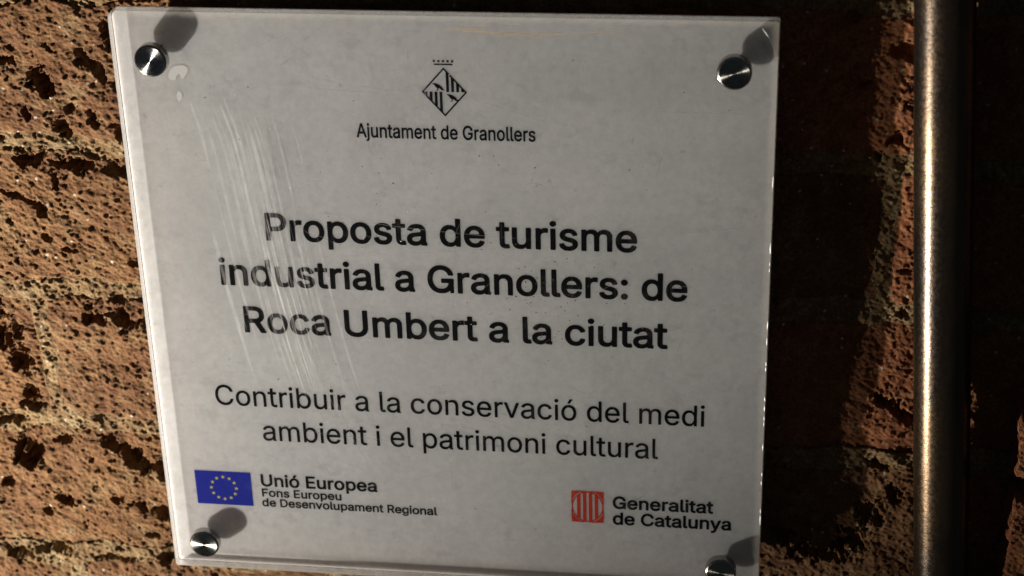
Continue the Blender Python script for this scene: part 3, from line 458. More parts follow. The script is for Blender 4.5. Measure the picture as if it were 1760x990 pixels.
[69,424,53,431,41,439,27,456,22,472,23,500,33,519,49,534,69,543,101,543,122,532,139,512,146,496,145,468,140,456,132,444,117,432,97,423]]),'l':(189,[[101,-18,77,-8,55,10,43,30,37,46,34,62,34,194,32,214,34,230,34,506,35,514,40,522,45,526,53,529,117,529,128,522,133,514,135,86,137,76,141,73,173,73,184,66,191,54,200,10,197,-7,189,-15,181,-19,165,-21,117,-21]]),'m':(610,[[49,-20,38,-12,34,0,34,96,32,112,34,132,34,376,35,384,41,393,53,399,113,399,121,396,126,392,133,378,137,379,166,396,185,403,201,405,245,405,269,397,285,389,297,380,317,358,321,356,341,375,365,390,381,397,413,405,461,405,485,399,513,386,529,375,544,360,555,344,565,324,571,308,576,284,576,228,578,212,576,184,578,148,576,128,576,0,574,-8,568,-16,557,-21,497,-21,485,-17,478,-8,476,4,476,260,471,280,461,296,445,305,425,309,405,309,389,304,381,300,371,292,365,284,357,260,354,236,356,188,354,172,354,4,352,-8,345,-17,333,-21,273,-21,261,-15,256,-8,254,0,254,264,248,284,243,292,237,298,225,304,213,308,193,309,173,304,157,295,145,280,137,260,134,244,134,4,132,-8,126,-16,117,-21]]),'n':(410,[[49,-20,38,-12,34,0,34,96,32,116,34,132,34,376,37,389,44,396,53,399,113,399,121,396,126,392,133,376,137,377,165,392,189,401,205,403,253,403,289,394,310,384,329,370,354,340,367,312,376,276,378,224,378,192,376,176,376,4,376,-4,372,-12,365,-18,357,-21,297,-21,285,-17,278,-8,276,4,276,240,274,256,265,280,249,298,229,306,205,309,177,302,157,289,144,272,137,252,134,232,134,4,132,-8,126,-16,117,-21]]),'o':(415,[[162,-24,122,-10,93,8,74,24,60,40,49,56,34,83,22,116,15,152,15,224,22,260,34,292,44,312,57,332,78,356,114,382,154,398,178,403,238,403,262,398,302,382,338,356,364,324,382,291,394,256,401,212,401,164,394,120,383,88,361,48,341,24,322,7,302,-6,262,-22,238,-27,182,-27],
[190,68,218,67,234,70,250,77,266,90,277,104,289,128,299,176,299,200,292,236,287,252,277,272,264,288,250,299,234,306,218,309,194,309,174,303,158,294,146,282,138,272,128,252,117,208,118,164,123,136,131,116,142,98,158,82,170,74]]),'p':(424,[[45,-159,37,-151,34,-139,34,-3,32,17,34,37,34,377,37,389,44,397,53,400,113,400,121,397,126,393,131,385,133,374,165,393,181,399,205,404,249,404,265,402,297,392,321,380,333,372,365,341,378,321,390,297,401,267,410,213,410,165,404,121,389,77,368,41,341,11,309,-10,285,-20,249,-28,209,-28,185,-23,169,-17,137,2,134,-7,134,-139,131,-151,123,-159,113,-162,57,-162],
[203,69,233,68,245,71,265,81,277,91,289,108,297,125,304,149,308,177,308,201,304,229,295,257,287,273,277,286,261,299,245,306,225,310,213,310,189,304,165,289,153,273,145,257,134,213,134,165,139,141,147,117,153,105,165,89,185,75]]),'r':(259,[[49,-20,38,-12,34,0,34,96,32,116,34,132,34,376,37,388,44,396,53,399,113,399,125,393,133,380,161,395,185,403,201,405,233,405,249,401,260,392,264,380,262,360,264,344,262,320,258,312,253,307,245,303,197,305,177,300,165,294,153,285,143,272,138,260,134,240,134,4,132,-8,126,-16,117,-21]]),'s':(365,[[136,-25,104,-16,84,-6,59,12,46,24,33,44,20,72,15,96,20,107,32,115,88,127,100,126,108,121,112,117,122,92,136,77,160,68,188,65,216,71,236,82,246,96,246,112,240,120,224,130,136,152,104,163,84,173,59,192,41,216,29,244,27,260,27,284,30,304,41,332,54,352,80,374,108,389,132,398,156,403,216,403,232,401,256,393,280,382,300,368,315,352,326,336,341,304,343,288,337,276,332,272,320,268,276,257,264,257,252,265,242,284,228,302,208,310,184,313,168,310,152,305,140,298,134,292,130,280,131,268,136,260,152,251,268,219,292,207,309,196,329,176,339,160,347,140,351,120,351,92,348,76,337,48,324,28,304,9,276,-9,240,-22,212,-27,152,-27]]),'t':(227,[[130,-21,110,-14,94,-6,82,2,63,24,50,52,45,80,45,304,38,307,6,307,-2,309,-10,315,-15,324,-15,376,-12,388,-6,395,2,399,43,400,45,404,46,476,51,484,62,491,122,491,135,488,142,481,145,472,147,452,147,404,149,400,206,399,218,392,225,380,225,348,223,324,215,312,206,307,154,307,147,304,145,292,147,260,145,224,145,108,148,84,150,77,154,74,166,71,206,73,214,69,219,64,225,48,233,8,232,-4,227,-12,222,-16,202,-23,146,-23]]),'u':(410,[[141,-21,113,-11,93,0,81,9,67,23,57,38,40,75,34,107,34,195,32,211,34,227,34,379,37,389,45,397,53,400,89,398,113,400,125,396,132,387,134,375,134,139,137,119,145,98,161,81,181,73,205,70,233,77,249,87,260,99,267,111,273,131,276,147,276,375,278,387,284,395,293,400,333,398,353,400,365,397,374,387,378,359,378,299,376,283,376,3,373,-9,366,-17,357,-20,297,-20,289,-17,284,-13,279,-5,277,4,237,-16,209,-24,157,-24]]),'v':(389,[[157,-20,149,-15,144,-8,-1,368,-2,380,1,388,9,396,25,399,85,399,94,396,102,388,193,140,197,141,282,376,289,391,297,397,305,399,369,399,379,396,385,391,389,384,389,368,244,-8,238,-16,229,-21]]),'y':(389,[[49,-161,33,-154,29,-149,26,-141,43,-77,49,-70,57,-66,69,-66,93,-70,109,-65,117,-57,125,-45,140,-1,-2,371,-4,383,0,391,9,398,21,400,49,398,85,400,93,397,100,391,109,371,193,140,197,140,288,391,297,398,305,400,337,398,369,400,381,396,386,391,390,383,390,371,387,363,225,-61,206,-101,192,-121,177,-136,161,-147,137,-159,113,-164,65,-164]]),'ó':(415,[[162,-24,122,-10,93,8,74,24,60,40,49,56,34,83,22,116,15,152,15,224,22,260,34,292,44,312,57,332,78,356,114,382,154,398,178,403,238,403,262,398,302,382,338,356,364,324,382,291,394,256,401,212,401,164,394,120,383,88,361,48,341,24,322,7,302,-6,262,-22,238,-27,182,-27],
[190,68,218,67,234,70,250,77,266,90,277,104,289,128,299,176,299,200,292,236,287,252,277,272,264,288,250,299,234,306,218,309,194,309,174,303,158,294,146,282,138,272,128,252,117,208,118,164,123,136,131,116,142,98,158,82,170,74],
[174,411,164,420,161,428,162,436,201,520,214,543,222,548,234,549,298,549,310,543,317,532,315,520,246,416,238,410,230,409,182,409]])},'A':{'A':(480,[[8,-13,2,-4,2,4,186,512,192,519,200,523,276,523,284,521,289,516,294,504,474,12,477,0,474,-8,468,-14,460,-15,396,-15,387,-12,380,0,335,124,332,128,316,129,300,127,148,127,144,124,139,112,100,0,93,-12,80,-15,16,-15],
[176,216,180,213,192,213,296,213,302,216,240,398,236,395,204,296]]),'G':(520,[[236,-20,204,-14,180,-6,140,13,108,38,77,73,62,97,50,121,36,165,27,213,27,293,33,333,49,385,75,433,91,453,112,474,152,503,188,519,204,523,244,530,288,530,332,522,368,509,400,490,421,473,441,453,468,412,482,377,487,357,486,345,481,337,472,334,408,334,400,336,395,341,380,377,363,401,352,412,336,423,320,431,300,437,276,442,256,442,228,437,196,423,172,406,151,381,136,353,125,321,121,301,117,269,117,237,119,217,131,169,146,137,163,113,188,91,212,78,236,71,256,68,284,68,300,70,328,79,356,96,372,113,387,137,397,165,399,181,396,184,392,184,284,184,276,187,269,197,269,257,273,265,284,270,472,270,484,267,490,261,493,253,491,169,484,133,474,105,465,85,448,60,432,42,404,18,368,-2,324,-16,300,-20]]),'a':(389,[[134,-22,98,-13,70,2,43,27,29,47,22,63,17,87,17,131,27,163,35,175,49,191,70,206,94,217,114,223,142,229,242,242,254,246,260,251,261,255,260,275,253,291,242,304,226,312,210,316,178,315,158,310,146,304,125,287,110,264,102,260,86,263,34,278,28,287,28,299,45,331,66,354,86,370,118,385,146,393,174,398,214,398,258,389,278,382,290,375,307,363,318,352,333,331,346,299,351,267,350,-4,346,-10,338,-14,274,-13,264,-5,262,11,234,-7,206,-17,182,-22],
[145,63,162,60,186,60,198,63,214,68,237,83,252,103,261,127,261,159,258,166,162,151,138,145,118,134,110,123,107,115,107,95,110,87,122,73,132,67]]),'d':(424,[[166,-20,126,-9,110,-1,87,16,61,44,46,68,36,92,25,128,21,152,21,220,26,252,38,292,48,312,61,332,90,363,106,375,125,384,150,393,170,397,222,397,238,394,266,383,294,360,297,368,297,508,300,516,310,523,374,522,382,517,384,512,387,480,387,392,385,376,384,-4,379,-12,370,-15,310,-14,305,-12,300,-4,298,18,294,17,270,-3,242,-16,218,-21],
[181,64,202,61,226,64,242,70,258,79,270,92,282,112,292,140,297,164,297,212,295,228,282,268,266,291,254,301,234,311,218,315,194,315,182,313,162,305,149,296,137,284,125,264,118,244,111,212,111,164,116,140,127,112,136,96,146,84,162,72]]),'e':(404,[[178,-20,150,-14,115,0,86,21,70,37,56,56,38,88,25,128,21,156,21,220,30,264,38,288,50,312,61,328,90,359,114,376,134,386,154,392,178,397,234,397,274,386,302,373,333,348,355,320,370,288,380,252,385,216,384,164,378,158,370,155,118,155,113,152,113,144,123,112,134,96,150,79,170,68,194,61,230,61,250,67,262,73,272,80,282,92,294,113,298,117,306,119,366,106,375,100,379,88,372,68,355,40,341,24,310,1,286,-10,246,-20],
[115,236,286,235,291,236,292,240,280,272,262,297,246,307,230,313,218,315,194,315,166,308,146,295,127,272,117,252,114,240]]),'j':(167,[[-14,-155,-21,-151,-25,-143,-24,-83,-22,-78,-14,-73,14,-71,26,-66,34,-55,39,-35,39,381,43,389,50,393,114,394,122,390,126,385,129,357,129,277,127,265,129,201,127,181,127,-51,125,-67,118,-91,109,-107,99,-119,77,-139,62,-147,30,-156],
[62,433,46,442,36,453,31,461,27,477,27,493,30,501,38,516,50,528,59,533,74,538,94,538,102,535,121,525,134,509,139,497,138,465,126,446,102,431,74,430]]),'l':(189,[[113,-15,81,-4,61,13,49,30,43,46,40,62,40,198,38,214,40,230,40,506,44,518,53,523,117,522,124,518,128,510,128,86,131,74,133,70,137,68,169,67,180,62,186,50,194,10,193,-2,189,-7,181,-12,165,-15]]),'m':(610,[[49,-14,43,-8,40,0,40,100,38,112,40,132,40,376,41,384,45,389,57,393,116,392,125,384,127,368,129,364,153,383,185,396,201,399,241,399,265,392,281,385,305,363,317,347,321,347,345,371,369,386,385,392,413,399,461,399,481,394,509,382,528,368,546,348,561,320,568,296,570,280,570,228,572,212,570,168,572,148,570,132,570,0,567,-8,564,-12,553,-15,497,-15,488,-12,483,-4,482,260,478,280,469,297,449,310,429,315,405,315,381,307,365,294,358,284,352,268,348,236,350,188,348,172,348,0,346,-8,341,-13,333,-15,277,-15,265,-11,260,0,259,268,253,287,248,296,241,302,229,309,213,315,193,315,169,309,149,296,138,280,130,260,128,244,127,-4,122,-12,113,-15]]),'n':(410,[[49,-14,43,-8,40,0,40,100,38,112,40,132,40,376,44,388,49,392,57,393,116,392,125,384,126,368,129,362,149,377,165,386,201,397,257,396,289,388,313,375,334,356,350,336,363,304,370,272,372,192,370,176,370,0,367,-8,361,-14,349,-15,297,-15,289,-13,284,-8,282,4,282,244,279,260,270,284,253,303,229,313,205,315,173,307,150,292,137,272,131,252,128,236,128,4,126,-8,121,-13,113,-15]]),'o':(415,[[178,-21,154,-16,115,0,97,12,79,28,53,60,34,100,24,136,21,156,21,224,28,260,38,288,48,308,74,343,97,364,126,382,166,395,182,397,238,397,262,392,301,376,334,351,360,320,382,276,390,244,395,208,395,164,393,148,383,104,366,67,337,28,319,12,293,-4,258,-17,234,-21],
[181,64,194,61,222,61,250,70,266,81,276,92,289,112,297,132,303,160,305,196,303,216,298,240,284,272,273,288,254,303,238,311,222,315,194,315,182,312,166,306,151,296,136,280,123,256,117,240,111,208,111,164,117,136,126,112,138,93,154,77,166,70]]),'r':(259,[[49,-14,43,-8,40,0,40,100,38,116,40,132,40,376,41,384,45,389,53,393,113,393,121,389,125,384,127,372,129,368,153,385,185,397,201,399,233,399,249,394,255,388,258,380,256,360,258,344,255,320,253,315,249,311,241,309,197,311,173,305,149,290,138,276,133,264,128,240,128,4,126,-8,121,-13,113,-15]]),'s':(365,[[148,-20,120,-15,101,-8,73,8,55,24,39,44,26,72,21,92,22,100,25,104,32,108,88,121,99,120,108,112,115,92,120,84,132,72,144,66,160,61,188,59,216,64,240,77,247,84,252,94,252,112,245,124,232,133,212,140,136,158,108,168,88,177,63,196,47,216,36,244,33,264,33,288,35,300,45,328,60,349,81,368,112,385,133,392,156,397,216,397,232,394,252,388,276,378,296,363,308,351,322,332,334,308,337,292,333,280,328,276,300,269,276,264,264,264,256,269,247,288,232,306,222,312,208,317,184,319,168,317,152,312,136,303,130,296,124,284,123,276,125,268,132,255,148,246,172,238,244,220,268,212,305,192,324,173,338,148,345,124,345,92,343,80,335,56,319,32,300,13,272,-5,239,-16,212,-21]]),'t':(227,[[142,-17,114,-10,90,3,73,20,59,44,53,64,51,80,51,308,50,312,46,313,2,314,-6,319,-8,324,-9,376,-5,388,6,393,46,393,51,396,51,472,55,480,62,484,122,485,134,481,139,472,141,452,142,395,146,393,206,392,213,388,218,380,219,348,217,328,215,320,211,316,202,313,142,312,139,292,141,260,139,228,139,108,142,80,146,72,150,69,162,65,202,67,210,65,214,61,227,8,227,0,223,-8,218,-12,202,-16]]),'u':(410,[[153,-17,117,-7,88,11,72,27,64,39,47,75,40,107,40,199,38,211,40,227,40,379,43,387,49,393,61,394,81,392,113,394,121,392,126,387,128,375,128,135,131,119,134,107,141,93,157,76,181,66,205,64,234,71,249,79,265,95,274,111,278,123,282,147,282,375,284,387,289,392,297,394,321,392,349,394,361,393,369,383,372,359,372,299,370,283,370,3,369,-5,365,-10,357,-14,297,-14,289,-10,285,-5,284,11,281,17,253,-3,225,-14,205,-18]])}}

ARCPTS=[(-97.2, 110.7), (-91.1, 88.3), (-87.0, 59.3), (-81.9, 20.5), (-75.2, -16.6), (-67.4, -51.6)]
HAIR=[([(-99.5, 107.3), (-83.9, 113.8), (-70.3, 115.0), (-51.6, 113.7), (-30.2, 112.8), (-14.2, 115.4), (-7.5, 117.5)], 0.4), ([(12.1, 112.5), (27.7, 106.8), (48.5, 100.9), (64.1, 97.5)], 0.4), ([(-73.7, 56.2), (-34.1, 48.4), (9.5, 44.3), (52.8, 42.0)], 0.35), ([(-117.2, 26.8), (-46.3, 31.0), (9.2, 36.0), (36.6, 39.4)], 0.35), ([(87.6, 44.7), (127.1, 50.5), (150.5, 54.1)], 0.3), ([(84.9, 40.2), (127.3, 40.9)], 0.25), ([(95.2, 106.8), (120.7, 106.6), (146.6, 106.7)], 0.55), ([(59.0, -125.2), (90.8, -94.2), (113.4, -86.2), (144.0, -76.9)], 0.35), ([(-143.8, -85.8), (-113.8, -88.6), (-84.5, -96.8)], 0.3), ([(103.0, 96.3), (96.7, 73.7)], 0.3), ([(-72.2, 124.3), (-63.2, 130.3)], 0.9), ([(-82.2, 133.2), (-62.8, 141.7)], 0.35), ([(-69.7, 122.5), (-40.7, 116.2), (-6.4, 112.9)], 0.3), ([(-34.2, 91.2), (-32.1, 81.9)], 0.7), ([(-102.4, -61.7), (-64.4, -66.3), (-23.7, -69.1)], 0.3), ([(-62.0, -31.9), (-52.5, -64.0), (-42.2, -86.9)], 0.6), ([(-71.6, -7.0), (-64.9, -32.1), (-53.0, -70.7)], 0.6), ([(-3.3, -68.0), (-1.6, -98.1)], 0.3), ([(112.1, 1.0), (104.3, -24.0)], 0.3), ([(-125.5, -84.8), (-107.7, -87.2)], 0.25)]
BL1=[(-125.3, 117.4), (-122.4, 123.1), (-116.3, 124.0), (-114.4, 121.8), (-117.0, 117.6), (-118.7, 117.0), (-119.0, 119.8), (-120.5, 118.6), (-121.6, 115.8)]
BL2=[(-121.7, 109.9), (-119.8, 111.9), (-118.5, 108.6), (-120.5, 105.7), (-121.4, 106.8)]
CRACKS=[([(142.5, 145.3, -1.0), (144.1, 143.5, -1.0), (145.9, 140.4, -1.0), (147.5, 137.3, -1.0), (148.1, 134.7, -1.0), (148.5, 132.1, -1.0)], [0.25, 0.5, 0.3, 0.35, 0.75, 0.2])]
# ------------------------------------------------------------------ the plaque
plaque = empty('wall_plaque', W(0, 0, -5))
tag(plaque, 'square clear acrylic plaque with grey printed sheet and four steel studs on the brick wall', 'plaque')
PB = plaque.location.copy()
def L(a, b, c=0.0): return W(a, b, c) - PB
TH = 5.2
def LP_(x, y, c):
    """print is laid out as read through the front face; this drops it to its own depth behind the acrylic"""
    return L(x - TH / 775 * (146 - x), y - TH / 775 * (398.5 - y), c)

# acrylic, front
t = NT('acrylic_front')
g = t.n('NewGeometry')
bf = g.outputs['Backfacing']
ior = t.math('ADD', 1.49, t.math('MULTIPLY', bf, 1 / 1.49 - 1.49))
fr = t.n('Fresnel', i_IOR=ior)
pp = g.outputs['Position']
sc1 = t.noise(900, t.mapped(pp, rot=(0, 0.5, 0), scale=(1, 1, 0.03)), 3, 0.6)
fac = t.math('MAXIMUM', fr.outputs[0], t.math('MULTIPLY', bf, INNER))
gl = t.n('BsdfGlossy', i_Roughness=0.09)
tr = t.n('BsdfTransparent', i_Color=(0.965, 0.968, 0.965))
s = t.shmix(fac, tr, gl)
dustf = t.math('ADD', 0.001, t.math('MULTIPLY', t.ramp(t.noise(38, pp, 6, 0.7), 0.50, 0.74), 0.022))
dustf = t.math('ADD', dustf, t.math('MULTIPLY', t.ramp(sc1, 0.60, 0.78), 0.03))
# dirt collects along the rim
sx = t.n('SeparateXYZ', i_Vector=pp)
rim = t.math('MAXIMUM', t.math('ABSOLUTE', sx.outputs[0]), t.math('ABSOLUTE', sx.outputs[2]))
rimn = t.math('ADD', rim, t.math('MULTIPLY', t.noise(160, pp, 4, 0.6), 0.004))
dustf = t.math('ADD', dustf, t.ramp(rimn, 0.1470, 0.1525, 0.0, 0.30))
dcol = t.mix(t.ramp(rimn, 0.147, 0.152), (0.62, 0.60, 0.57), (0.52, 0.45, 0.36))
s = t.shmix(dustf, s, t.n('BsdfDiffuse', i_Color=dcol).outputs[0])
MFRONT = t.end(s)

# acrylic, sawn sides (the lower one is polished smoother and mirrors the sheet)
def side_material(name, ior, f0, f1):
    t = NT(name)
    g = t.n('NewGeometry')
    fr = t.n('Fresnel', i_IOR=ior)
    s = t.shmix(fr.outputs[0], t.n('BsdfTransparent', i_Color=(0.76, 0.77, 0.77)).outputs[0], t.n('BsdfGlossy', i_Color=(0.68, 0.69, 0.73), i_Roughness=0.22).outputs[0])
    pp = g.outputs['Position']
    spk = t.ramp(t.noise(420, pp, 4, 0.65), 0.56, 0.66)
    ccol = t.mix(t.math('MULTIPLY', spk, 0.75), (0.80, 0.79, 0.75), (0.20, 0.13, 0.08))
    fro = t.shmix(0.45, t.n('BsdfDiffuse', i_Color=ccol).outputs[0], t.n('BsdfTranslucent', i_Color=ccol).outputs[0])
    s = t.shmix(t.ramp(t.noise(240, pp, 4, 0.6), 0.3, 0.7, f0, f1), s, fro)
    return t.end(s)
MSIDE = side_material('acrylic_sides', 1.15, FROST_L0, FROST_L1)
MLOW = side_material('acrylic_lower_side', 1.35, FROST0, FROST1)

def outline(ins):
    h = 150 - ins
    pts = []
    def corner(cx, cy, r, a0):
        for k in range(7):
            a = math.radians(a0 + 90 * k / 6)
            pts.append((cx + r * math.cos(a), cy + r * math.sin(a)))
    top = 149.2 - ins
    corner(h - 0.8, top - 0.8, 0.8, 0)
    # upper left corner is knocked off
    pts.extend([(-h + 3.4, top), (-h + 2.2, top - 0.5), (-h + 0.4, top - 2.8), (-h, top - 4.2)])
    corner(-h + 1.8, -h + 1.8, 1.8, 180)
    corner(h - 1.2, -h + 1.2, 1.2, 270)
    return pts
r0, r1, r2 = outline(0.45), outline(0.0), outline(0.0)
n = len(r0)
vs = [L(x, y, 0) for x, y in r0] + [L(x, y, -0.45) for x, y in r1] + [L(x, y, -TH) for x, y in r2]
fs = [list(range(n))]
for k in range(n):
    k2 = (k + 1) % n
    fs.append((k + n, k2 + n, k2, k)); fs.append((k + 2 * n, k2 + 2 * n, k2 + n, k + n))
plate = from_polys('acrylic_plate', vs, fs, MFRONT, plaque)
plate.data.materials.append(MSIDE)
plate.data.materials.append(MLOW)
for i, pl in enumerate(plate.data.polygons): pl.material_index = 0 if i == 0 else (2 if abs(pl.normal.z) > 0.7 and pl.center.z < 0 else 1)

# printed sheet behind the acrylic
t = NT('printed_sheet')
pp = t.pos()
m1 = t.noise(22, pp, 6, 0.62)
m2 = t.noise(120, pp, 5, 0.65)
col = t.mix(t.ramp(m1, 0.3, 0.7), (0.720, 0.722, 0.725), (0.625, 0.630, 0.640))
blot = t.ramp(t.noise(75, t.mapped(pp, loc=(5, 1, 7)), 4, 0.55), 0.62, 0.72)
col = t.mix(t.math('MULTIPLY', blot, 0.34), col, (0.42, 0.42, 0.43))
blot2 = t.ramp(t.noise(170, t.mapped(pp, loc=(1, 8, 3), scale=(1, 1, 0.7)), 4, 0.6), 0.66, 0.74)
col = t.mix(t.math('MULTIPLY', blot2, 0.6), col, (0.36, 0.36, 0.36))
col = t.mix(t.math('MULTIPLY', t.ramp(m2, 0.45, 0.75), 0.16), col, (0.72, 0.71, 0.69))
gr = t.noise(260, t.mapped(pp, loc=(2, 2, 9)), 5, 0.75)
col = t.mix(t.ramp(gr, 0.32, 0.68, 0.0, 0.42), col, (0.46, 0.46, 0.465))
bl3 = t.ramp(t.noise(95, t.mapped(pp, loc=(7, 3, 1), scale=(1, 1, 1.4)), 5, 0.65), 0.57, 0.68)
col = t.mix(t.math('MULTIPLY', bl3, 0.34), col, (0.40, 0.40, 0.42))
vs_ = t.ramp(t.noise(120, t.mapped(pp, scale=(1, 1, 0.12)), 4, 0.6), 0.55, 0.75)
col = t.mix(t.math('MULTIPLY', vs_, 0.12), col, (0.45, 0.45, 0.46))
b = t.n('BsdfPrincipled', i_Base_Color=col, i_Roughness=0.6)
b.inputs['Specular IOR Level'].default_value = 0.1
b.inputs['Subsurface Weight'].default_value = 0.7
b.inputs['Subsurface Radius'].default_value = (1, 1, 1)
b.inputs['Subsurface Scale'].default_value = 0.010
MFILM = t.end(b)
o2 = outline(0.35)
n = len(o2)
vs = [L(x, y, -TH - 0.05) for x, y in o2] + [L(x, y, -TH - 1.8) for x, y in o2]
fs = [list(range(n)), list(range(2 * n - 1, n - 1, -1))] + [(k + n, (k + 1) % n + n, (k + 1) % n, k) for k in range(n)]
from_polys('printed_sheet', vs, fs, MFILM, plaque)

# ink with worn patches that let the sheet through
def ink(name, c, wear=0.5, c_worn=None):
    t = NT(name)
    pp = t.pos()
    a = t.noise(420, t.mapped(pp, rot=(0, 0.42, 0), scale=(1, 1, 0.06)), 3, 0.6)
    b_ = t.noise(190, pp, 5, 0.7)
    c3 = t.noise(700, t.mapped(pp, rot=(0, -0.9, 0), scale=(1, 1, 0.04)), 2, 0.6)
    w = t.math('ADD', t.ramp(a, 0.60, 0.70), t.ramp(c3, 0.66, 0.76))
    w = t.math('ADD', w, t.ramp(b_, 0.62, 0.72))
    w = t.math('MULTIPLY', w, wear, clamp=True)
    # the lower left of the print was scrubbed hardest: worn in streaks
    sx = t.n('SeparateXYZ', i_Vector=pp)
    q = t.math('ADD', sx.outputs[0], t.math('MULTIPLY', sx.outputs[2], 0.42))
    zone = t.ramp(t.math('ABSOLUTE', t.math('SUBTRACT', q, -0.084)), 0.006, 0.014, 1.0, 0.0)
    zone = t.math('MULTIPLY', zone, t.ramp(sx.outputs[2], -0.03, -0.005))
    st = t.ramp(t.noise(330, t.mapped(pp, rot=(0, 0.38, 0), scale=(1, 1, 0.035)), 3, 0.6), 0.42, 0.60)
    w = t.math('MAXIMUM', w, t.math('MULTIPLY', t.math('MULTIPLY', zone, st), 0.34))
    bs = t.n('BsdfPrincipled', i_Base_Color=c, i_Roughness=0.55)
    bs.inputs['Specular IOR Level'].default_value = 0.03
    s = t.shmix(w, bs.outputs[0], t.n('BsdfTransparent').outputs[0])
    return t.end(s)
INK = ink('black_ink', (0.003, 0.003, 0.004), 0.20)
INKNAVY = ink('navy_ink', (0.003, 0.004, 0.010), 0.18)
INKBLUE = ink('blue_ink', (0.016, 0.026, 0.30), 0.08)
INKYEL = ink('yellow_ink', (0.58, 0.50, 0.05), 0.1)
INKRED = ink('red_ink', (0.52, 0.045, 0.022), 0.16)
PZ = -TH + 0.03

def flat_mesh(name, loops, m, parent, z, sxy, loc):
    """closed outlines with holes, filled flat"""
    cu = bpy.data.curves.new(name, 'CURVE'); cu.dimensions = '2D'; cu.fill_mode = 'FRONT'
    for pts in loops:
        sp = cu.splines.new('POLY'); sp.points.add(len(pts) - 1); sp.use_cyclic_u = True
        for q, v in zip(sp.points, pts): q.co = (v[0], v[1], 0, 1)
    tmp = bpy.data.objects.new('tmp', cu); COL.objects.link(tmp)
    dg = bpy.context.evaluated_depsgraph_get()
    me = bpy.data.meshes.new_from_object(tmp.evaluated_get(dg))
    bpy.data.objects.remove(tmp); bpy.data.curves.remove(cu)
    me.materials.clear()
    for v in me.vertices: v.co = LP_(v.co.x * sxy[0] + loc[0], v.co.y * sxy[1] + loc[1], z)
    me.name = name
    return mesh_obj(name, me, m, parent)

CAPH = 509.0
def text_line(txt, x0, x1, base, cap, face, m=None, track=0.0):
    """one printed line: left edge, right edge, baseline and capital height in mm"""
    S = []; x = 0
    for ch in txt:
        if ch == ' ':
            x += SPACE + track; continue
        adv, loops = GLYPHS[face][ch]
        for lp in loops: S.append([(lp[i] + x, lp[i + 1]) for i in range(0, len(lp), 2)])
        x += adv + track
    xmin = min(v[0] for s_ in S for v in s_); xmax = max(v[0] for s_ in S for v in s_)
    k = cap / CAPH; kx = (x1 - x0) / (xmax - xmin)
    return flat_mesh('lettering', S, m or INK, plaque, PZ, (kx, k), (x0 - xmin * kx, base))

text_line('Ajuntament de Granollers', -38.8, 43.2, 91.0, 6.5, 'A', INKNAVY)
text_line('Proposta de turisme', -85.6, 88.9, 38.0, 13.4, 'T')
text_line('industrial a Granollers: de', -110.0, 112.2, 13.8, 13.4, 'T')
text_line('Roca Umbert a la ciutat', -100.4, 103.4, -11.3, 13.4, 'T')
text_line('Contribuir a la conservació del medi', -118.8, 121.4, -52.6, 11.1, 'C')
text_line('ambient i el patrimoni cultural', -96.5, 99.4, -71.9, 11.1, 'C')
text_line('Unió Europea', -100.0, -40.3, -98.7, 6.7, 'B')
text_line('Fons Europeu', -100.0, -59.0, -104.9, 4.5, 'B')
text_line('de Desenvolupament Regional', -100.4, -10.5, -110.7, 4.5, 'B')
text_line('Generalitat', 77.4, 126.6, -101.3, 6.7, 'B')
text_line('de Catalunya', 77.4, 135.6, -110.5, 6.7, 'B')

def poly_part(name, polys, m, z, parent=plaque):
    vs, fs = [], []
    for pl in polys:
        fs.append(list(range(len(vs), len(vs) + len(pl))))
        vs += [LP_(x, y, z) for x, y in pl]
    return from_polys(name, vs, fs, m, parent)
# emblem of the town: lozenge quartered with stripes and birds, coronet above
em = empty('town_emblem', (0, 0, 0), plaque)
def epoly(name, polys, z): return poly_part(name, polys, INKNAVY, z, em)
cx, cy, hw, hh = 2.55, 113.5, 10.3, 11.6
def loz(s): return [(cx, cy + hh * s), (cx - hw * s, cy), (cx, cy - hh * s), (cx + hw * s, cy)]
a, b_ = loz(1.0), loz(0.905)
epoly('lozenge_outline', [[a[k], a[(k + 1) % 4], b_[(k + 1) % 4], b_[k]] for k in range(4)], PZ)
bars = []
for k in range(4):
    x0 = 0.95 + k * 2.25; x1 = x0 + 1.25
    y = lambda q: hh * (1 - q / hw) * 0.97
    bars.append([(cx + x0, cy + 0.1), (cx + min(x1, hw * .93), cy + 0.1), (cx + min(x1, hw * .93), cy + max(.2, y(min(x1, hw * .93)))), (cx + x0, cy + y(x0))])
    bars.append([(cx - x0, cy + 0.1), (cx - min(x1, hw * .93), cy + 0.1), (cx - min(x1, hw * .93), cy - max(.2, y(min(x1, hw * .93)))), (cx - x0, cy - y(x0))])
epoly('emblem_stripes', bars, PZ + 0.01)
BIRD = [(-2.9, 1.55), (-2.2, 1.85), (-1.5, 1.8), (-0.5, 1.55), (0.6, 0.9), (1.5, 0.1), (2.1, -0.8), (2.7, -1.6), (1.9, -1.45), (1.2, -1.35), (0.5, -0.6), (0.1, -0.55), (-0.3, -1.1), (0.1, -1.3), (-0.9, -1.75), (-1.1, -1.5), (-0.7, -1.2), (-0.45, -0.6), (-1.0, -0.2), (-1.6, 0.5), (-2.0, 1.2)]
for bx, by in ((-2.55, 2.35), (3.75, -2.75)):
    me_ = [[(cx + bx + u, cy + by + v) for u, v in BIRD]]
    poly_part('emblem_bird', me_, INKNAVY, PZ + 0.012, em)
cr = [[(cx - 4.15, cy + 12.7), (cx + 4.15, cy + 12.7), (cx + 4.15, cy + 13.35), (cx - 4.15, cy + 13.35)]]
